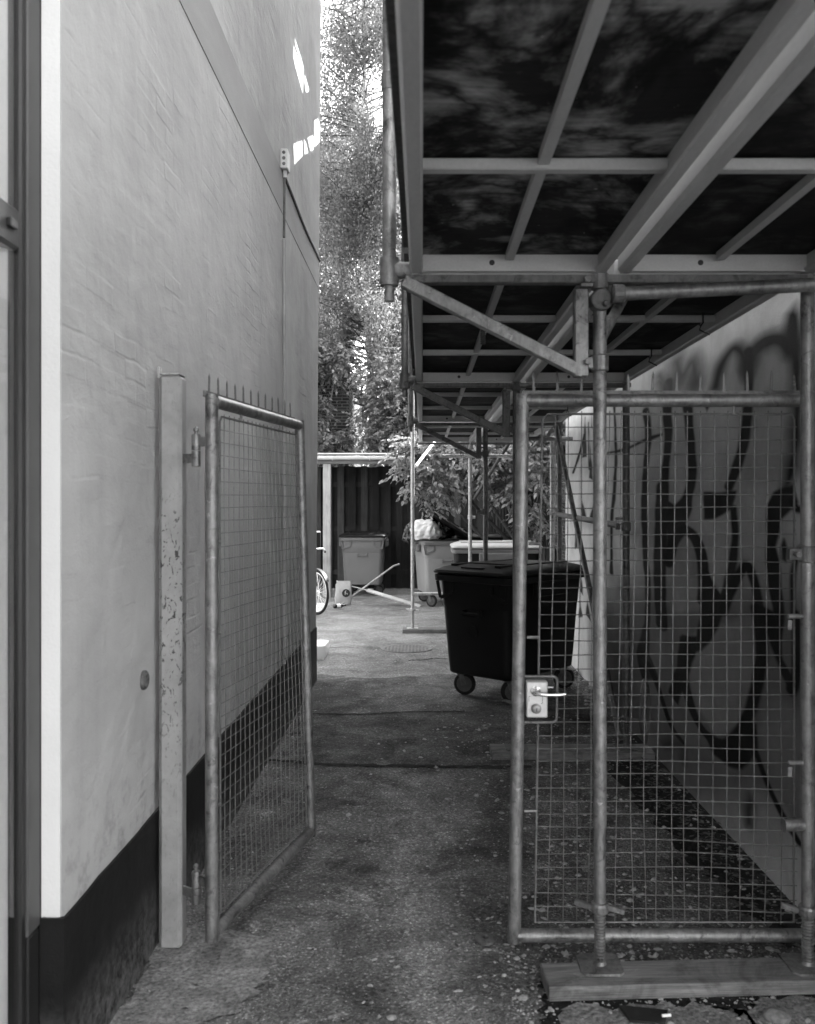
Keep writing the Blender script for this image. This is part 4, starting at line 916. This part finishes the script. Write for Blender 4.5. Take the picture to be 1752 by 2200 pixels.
m = MB(); m.loft([[p + Vector((0, 0, 0)) for p in rrect(.30, .42, .04, 0.002, 5)], rrect(.34, .46, .05, .09, 5), rrect(.33, .45, .05, .155, 5), rrect(.24, .36, .05, .165, 5)])
o = tag(m.build('foam_box_lid', 'white_plastic', smooth=True), 'white plastic tub lid upside down by the far end of the plastered building', 'box'); o.location = (-1.22, 9.95, 0)
mh = thing('manhole_cover', 'round iron manhole cover sunk in the asphalt of the yard', 'manhole', (-.185, 10.5, 0))
m = MB(); m.lathe([(.275, .004), (.275, .010), (.30, .011), (.30, .004)], (0, 0, 0), (0, 0, 1), 40); m.build('frame_ring', 'manhole_iron', mh)
m = MB(); m.lathe([(.272, .004), (.272, .012), (.26, .012), (.255, .008), (.001, .008)], (0, 0, 0), (0, 0, 1), 40); cv = m.build('cover', 'manhole_iron', mh)
m = MB()
for i in range(-6, 7):
    for j in range(-6, 7):
        if math.hypot(i, j) * .04 < .245: m.box((i * .04, j * .04, .0105), (.024, .024, .006))
struct(m.build('tread_studs', 'manhole_iron', cv), 'stuff')
# coil of cable behind the gate, against the wall
for_c = Vector((1.43, 5.78, .36)); m = MB(); pts = []
for k in range(190):
    a = k * .2; r = .155 + .022 * math.sin(k * .37) + .012 * math.sin(k * .11); pts.append((for_c.x + .05 * math.cos(a) + .012 * math.sin(k * .05), for_c.y + r * .75 * math.cos(a), max(.02, for_c.z + r * 1.12 * math.sin(a))))
m.tube(pts, .007, 6); tag(m.build('cable_coil', 'hose', smooth=True, loc=(1.43, 5.78, 0)), 'coil of grey cable leaning on the wall behind the closed gate', 'cable')
# small things near the gate
m = MB(); m.lathe([(.012, .004), (.043, .006), (.043, .016), (.03, .022), (.014, .02), (.012, .006)], (.245, 3.48, .002), (0, 0, 1), 20); tag(m.build('floor_ring', 'steel_dark', smooth=True, loc=(.245, 3.48, 0)), 'small steel ring set in the asphalt at the foot of the closed gate', 'ring')
m = MB(); m.add([(-.05, -.025, .006), (.06, -.035, .004), (.085, .03, .006), (-.075, .035, .02), (-.05, -.025, .016), (.06, -.035, .012), (.085, .03, .018), (-.075, .035, .032)], [(3, 2, 1, 0), (4, 5, 6, 7), (0, 1, 5, 4), (1, 2, 6, 5), (2, 3, 7, 6), (3, 0, 4, 7)])
o = tag(m.build('black_scrap', 'frame_black'), 'flat black scrap lying in front of the weathered board', 'scrap'); o.location = (.73, 2.955, 0)
m = MB(); m.tube([(0, 0, .006), (.03, .004, .006)], .005, 8); o = tag(m.build('cigarette_end', 'white_plastic', smooth=True), 'white cigarette end beside the black scrap', 'cigarette end'); o.location = (.785, 2.945, .015)
def rock(name, c, r, mat, label, seed):
    q = np.random.default_rng(seed); bm = bmesh.new(); bmesh.ops.create_icosphere(bm, subdivisions=2, radius=1); D = q.normal(0, 1, (4, 3))
    for v in bm.verts:
        n = v.co.copy(); k = 1 + sum(.09 * math.sin(n.dot(Vector(w)) * 2.5) for w in D); v.co = Vector((n.x * 1.25, n.y, max(n.z, -.5) * .7)) * k * r
    me = bpy.data.meshes.new(name); bm.to_mesh(me); bm.free(); me.materials.append(MAT[mat]); o = bpy.data.objects.new(name, me); col.objects.link(o); o.location = c; return tag(o, label, 'stone')
rock('stone', (1.17, 2.95, .012), .038, 'stone_mid', 'fist sized grey stone lying in front of the weathered board', 2)

# scattered rubble and fallen leaves
def scatter(name, n, fx, smin, smax, mat, flat=.6, seed=1):
    q = np.random.default_rng(seed); V = []; F = []
    base = np.array([(1, 0, 0), (.4, .9, 0), (-.6, .8, 0), (-1, 0, 0), (-.5, -.9, 0), (.6, -.8, 0), (.3, .1, 1), (-.4, -.1, .9)])
    tri = [(0, 1, 6), (1, 2, 6), (2, 7, 6), (2, 3, 7), (3, 4, 7), (4, 5, 7), (5, 6, 7), (5, 0, 6)]
    for i in range(n):
        x, y = fx(q); s = smin * (smax / smin) ** (q.random() ** 2.2); a = q.uniform(0, 6.28); c, d = math.cos(a), math.sin(a)
        b = base * (s * q.uniform(.7, 1.3), s * q.uniform(.5, 1), s * flat * q.uniform(.5, 1)) * (1 + q.normal(0, .15, (8, 1)))
        k = len(V); V += [(x + p[0] * c - p[1] * d, y + p[0] * d + p[1] * c, .003 + abs(p[2]) if j > 5 else .003) for j, p in enumerate(b)]; F += [tuple(k + j for j in f) for f in tri]
    return struct(bulk(name, V, F, mat), 'stuff')
def f_all(q): y = 1.9 + 9 * q.random() ** 1.5; return (q.uniform(-.95, 1.5), y)
def f_right(q): y = 2.2 + 5 * q.random() ** 1.1; return (min(1.52, max(-.4, q.normal(.85, .5))), y)
scatter('pale_grit', 3200, f_all, .002, .011, 'stone_pale', .6, 21); scatter('pale_rubble', 1700, f_right, .003, .020, 'stone_pale', .7, 22)
scatter('pale_flakes', 170, f_right, .010, .026, 'stone_pale', .35, 29); scatter('grey_grit', 2600, f_all, .002, .010, 'stone_mid', .7, 23); scatter('grey_rubble', 1200, f_right, .003, .014, 'stone_mid', .7, 24)
scatter('wall_rubble', 260, lambda q: (min(1.55, q.normal(1.45, .09)), q.uniform(7.4, 9.7)), .006, .035, 'stone_pale', .8, 25)
def litter(name, n, fx, s0, s1, mat, seed):
    q = np.random.default_rng(seed); V = []; F = []
    for i in range(n):
        x, y = fx(q); s = q.uniform(s0, s1); a = q.uniform(0, 6.28); c, d = math.cos(a), math.sin(a); t = q.uniform(-.5, .5); k = len(V); z0 = .012 + q.uniform(0, .012)
        for (p, r, h) in ((-1, 0, 0), (-.2, .45, .25), (1, 0, .1), (-.2, -.45, .3)): V.append((x + s * (p * c - r * d), y + s * (p * d + r * c), z0 + s * (h + t * r) * .5))
        F.append((k, k + 1, k + 2, k + 3))
    return struct(bulk(name, V, F, mat), 'stuff')
litter('fallen_leaves', 700, lambda q: (lambda y: (min(1.55, max(1.05, q.normal(1.42 + .03 * (4.5 - y), .08))), y))(q.uniform(3.2, 6.3)), .008, .026, 'dry_leaf', 31)
scatter('foot_grit', 1500, lambda q: (-1.015 + abs(q.normal(0, .07)), q.uniform(1.9, 8.7)), .002, .014, 'stone_mid', .7, 27)
scatter('gate_grit', 1300, lambda q: (q.uniform(.3, 1.5), 2.75 + q.random() * .9), .002, .013, 'stone_pale', .7, 28)
litter('blown_leaves', 420, lambda q: (q.uniform(-.9, 1.5), q.uniform(2.4, 11)), .007, .02, 'dry_leaf', 32)

# ================================================================ trees and bushes
LEAF_T = np.array([(0, 0, 0), (.35, .30, .06), (1, 0, -.08), (.35, -.30, .06)])
LEAF_F = np.array([(0, 3, 2, 1)])
LEAF_N = np.array([(0, 0, 0), (.28, .24, .05), (.65, .20, .03), (1, 0, -.12), (.65, -.20, .03), (.28, -.24, .05), (.45, 0, -.03)])
LEAF_NF = np.array([(0, 6, 2, 1), (6, 3, 3, 2), (0, 5, 4, 6), (6, 4, 3, 3)])
def leaves(name, pos, dirs, size, mat, parent, near=False):
    """one leaf per row: base position, axis, length"""
    n = len(pos); d = dirs / np.linalg.norm(dirs, axis=1, keepdims=True)
    up = RNG.normal(0, 1, (n, 3)) * .7 + np.array([0, 0, .8]); s = np.cross(d, up); s /= np.linalg.norm(s, axis=1, keepdims=True); w = np.cross(s, d)
    T = LEAF_N if near else LEAF_T
    V = pos[:, None, :] + size[:, None, None] * (T[None, :, 0:1] * d[:, None] + T[None, :, 1:2] * s[:, None] + T[None, :, 2:3] * w[:, None])
    k = len(T)
    if near: FT = np.array([(0, 6, 1), (1, 6, 2), (6, 3, 2), (0, 5, 6), (5, 4, 6), (6, 4, 3)])
    else: FT = np.array([(0, 3, 2, 1)])
    F = (np.arange(n) * k)[:, None, None] + FT[None]
    return bulk(name, V.reshape(-1, 3), F.reshape(-1, FT.shape[1]), mat, parent)
def limb(m, p, q, r0, r1, bend=.15, n=8):
    p, q = Vector(p), Vector(q); o = Vector((random.uniform(-1, 1), random.uniform(-1, 1), random.uniform(0, .6))) * (q - p).length * bend
    pts = [p.lerp(q, float(t)) + o * math.sin(math.pi * t) for t in np.linspace(0, 1, n)]; m.tube(pts, [r0 + (r1 - r0) * t for t in np.linspace(0, 1, n)], 8); return pts

def birch(x, y, h, spread, nst, label, gap=None, lean=0):
    t = thing('birch_tree', label, 'tree', (x, y, 0), 0, 'trees behind the yard')
    m = MB(); m.tube([(x + lean * z / h + .10 * math.sin(z * .5), y, z) for z in np.linspace(0, h * .93, 18)], [.15 * (1 - .85 * z) + .012 for z in np.linspace(0, 1, 18)], 10)
    for k in range(16):
        z = h * RNG.uniform(.3, .9); a = RNG.uniform(0, 6.28); r = spread * RNG.uniform(.35, .8) * (1 - .5 * z / h)
        limb(m, (x + lean * z / h, y, z), (x + lean * z / h + r * math.cos(a), y + r * math.sin(a), z + RNG.uniform(.4, 1.6)), .045, .012, .1)
    m.build('trunk', 'bark_birch', t, world=True, smooth=True); m2 = MB()
    P = []; D = []; nb = max(40, nst // 34)
    for k in range(nb):                                         # drooping boughs, each a curtain of hanging strands
        z0 = h * (1 - RNG.random() ** .95 * .72); a = RNG.uniform(0, 6.28); r1 = spread * RNG.uniform(.45, 1.05) * (1.05 - .6 * max(0, z0 / h - .35))
        bx, by = x + lean * z0 / h, y; L0 = RNG.uniform(.9, 2.2); pts = limb(m2, (bx, by, z0 - .3), (bx + r1 * math.cos(a), by + r1 * math.sin(a), z0 - RNG.uniform(-.3, .5)), .022, .006, .10, 6)
        for q in range(34):
            t_ = RNG.uniform(.3, 1.0); c0 = pts[0].lerp(pts[-1], float(t_)); L = L0 * RNG.uniform(.4, 1.1); nl = int(L * 31); s_ = np.sort(RNG.random(nl)); ox, oy = RNG.normal(0, .13, 2)
            P.append(np.stack([c0.x + ox + RNG.normal(0, .09, nl), c0.y + oy + RNG.normal(0, .09, nl), c0.z - L * s_ + RNG.normal(0, .04, nl) + .1], 1))
            D.append(np.stack([RNG.normal(0, .7, nl), RNG.normal(0, .7, nl), -.8 + RNG.normal(0, .45, nl)], 1))
    m2.build('branches', 'bark_dark', t, world=True, smooth=True)
    P = np.concatenate(P); D = np.concatenate(D); keep = P[:, 2] > 1.2
    if gap is not None:
        for (gx, gz, rx, rz, pr) in gap: keep &= ~((((P[:, 0] - gx) / rx) ** 2 + ((P[:, 2] - gz) / rz) ** 2 < 1) & (RNG.random(len(P)) < pr))
    P, D = P[keep], D[keep] - np.array([0, 0, 0]); P -= np.array([x, y, 0])
    leaves('crown', P, D, RNG.uniform(.042, .085, len(P)), 'leaf_birch', t)
gaps = [(-1.6, 5.2, .32, 1.0, .93), (-1.45, 4.0, .4, .5, .7), (-1.8, 13.2, 1.7, 2.6, .55), (-2.1, 10.4, .5, .9, .5), (-1.3, 11.5, .5, .8, .4)]
birch(-1.25, 22.5, 15.5, 2.9, 7600, 'tall weeping birch with pale trunk rising behind the carport', gaps, -.25)
birch(-5.6, 24.5, 14.5, 2.8, 900, 'weeping birch farther along behind the brick outhouse', gaps)
birch(-2.4, 27.5, 13.5, 3.4, 3600, 'darker weeping birch standing behind the tall one', [(-1.95, 6.3, .42, 1.3, .93)])

def bushy(name, label, trunk, lobes, n, lsize, mat, near=False, cat='bush', pin=True, group='bushes round the yard'):
    """pinnate sprays spread over the surface of several uneven lobes"""
    t = thing(name, label, cat, trunk, 0, group); m = MB(); P = []; D = []; S = []
    tw = sum(l[3] * l[4] * l[5] for l in lobes)
    for (cx, cy, cz, rx, ry, rz) in lobes:
        limb(m, trunk, (cx, cy, cz), .045, .014, .12); c = Vector((cx, cy, cz))
        for k in range(9):
            v = Vector(RNG.normal(0, 1, 3)).normalized(); limb(m, c, (cx + v.x * rx * .75, cy + v.y * ry * .75, cz + v.z * rz * .75), .012, .004, .15, 5)
        ns = int(n * (rx * ry * rz) / tw / 9)
        for k in range(ns):
            v = RNG.normal(0, 1, 3); v /= np.linalg.norm(v); rad = RNG.uniform(.45, 1.12) * (1 + .18 * math.sin(v[0] * 7 + v[2] * 5 + cx))
            b = np.array([cx + v[0] * rx * rad, cy + v[1] * ry * rad, cz + v[2] * rz * rad])
            ax = np.array([v[0], v[1], v[2] * .4 - .55]) + RNG.normal(0, .35, 3); ax /= np.linalg.norm(ax); sd = np.cross(ax, (0, 0, 1)); sd /= np.linalg.norm(sd) + 1e-6
            L = lsize * 2.4
            for j in range(4):
                for s in (-1, 1): P.append(b + ax * L * j / 4); D.append(ax * .6 + sd * s * .8 + RNG.normal(0, .16, 3) - np.array([0, 0, .25])); S.append(lsize * RNG.uniform(.75, 1.15))
            P.append(b + ax * L); D.append(ax + RNG.normal(0, .1, 3)); S.append(lsize * RNG.uniform(.9, 1.2))
    m.build('stems', 'bark_dark', t, world=True, smooth=True)
    P = np.array(P) - np.array(trunk); leaves('foliage', P, np.array(D), np.array(S), mat, t, near)
bushy('elder_bush', 'tall pale leaved bush growing up behind the carport roof', (-.6, 19.4, 0), [(-.55, 19.2, 3.3, .75, .7, .8), (-.75, 19.4, 4.2, .65, .6, .6), (-.25, 19.6, 4.7, .5, .5, .45), (-.1, 19.2, 3.5, .8, .7, .8), (.8, 19.6, 3.6, .9, .7, .9)], 21000, .10, 'leaf_shrub')
bushy('elder_bush', 'leafy bush hanging over the dark brick outhouse', (-2.3, 20.2, 0), [(-2.1, 20.1, 3.0, .7, .5, .45), (-1.9, 20.2, 4.9, .5, .5, .5), (-2.7, 20.2, 5.1, .7, .5, .6), (-3.3, 20.2, 3.6, .8, .5, .8), (-2.45, 20.0, 3.9, .35, .4, .4)], 11000, .10, 'leaf_shrub')
bushy('overhanging_bush', 'large leaved bush hanging over the bins below the yard end deck', (2.35, 14.6, 0), [(.15, 14.3, 2.15, .50, .40, .42), (-.05, 14.4, 2.5, .38, .4, .3), (.35, 14.5, 2.65, .6, .5, .35), (.75, 14.3, 2.3, .42, .4, .38), (1.25, 14.2, 2.3, .40, .4, .45), (1.6, 14.6, 2.8, .6, .6, .5), (.9, 15.0, 2.9, .7, .6, .4), (2.2, 14.6, 3.2, .7, .7, .6), (1.75, 13.6, 1.9, .35, .4, .7)], 13500, .105, 'leaf_bush', True)
bushy('garden_tree', 'broad leafy tree standing behind the fence', (2.2, 21, 0), [(2.2, 21.6, 3.6, 1.2, 1.0, 1.2), (1.5, 22, 3.0, 1.0, 1, 1.1)], 8000, .13, 'leaf_shrub', False, 'tree', group='trees behind the yard')
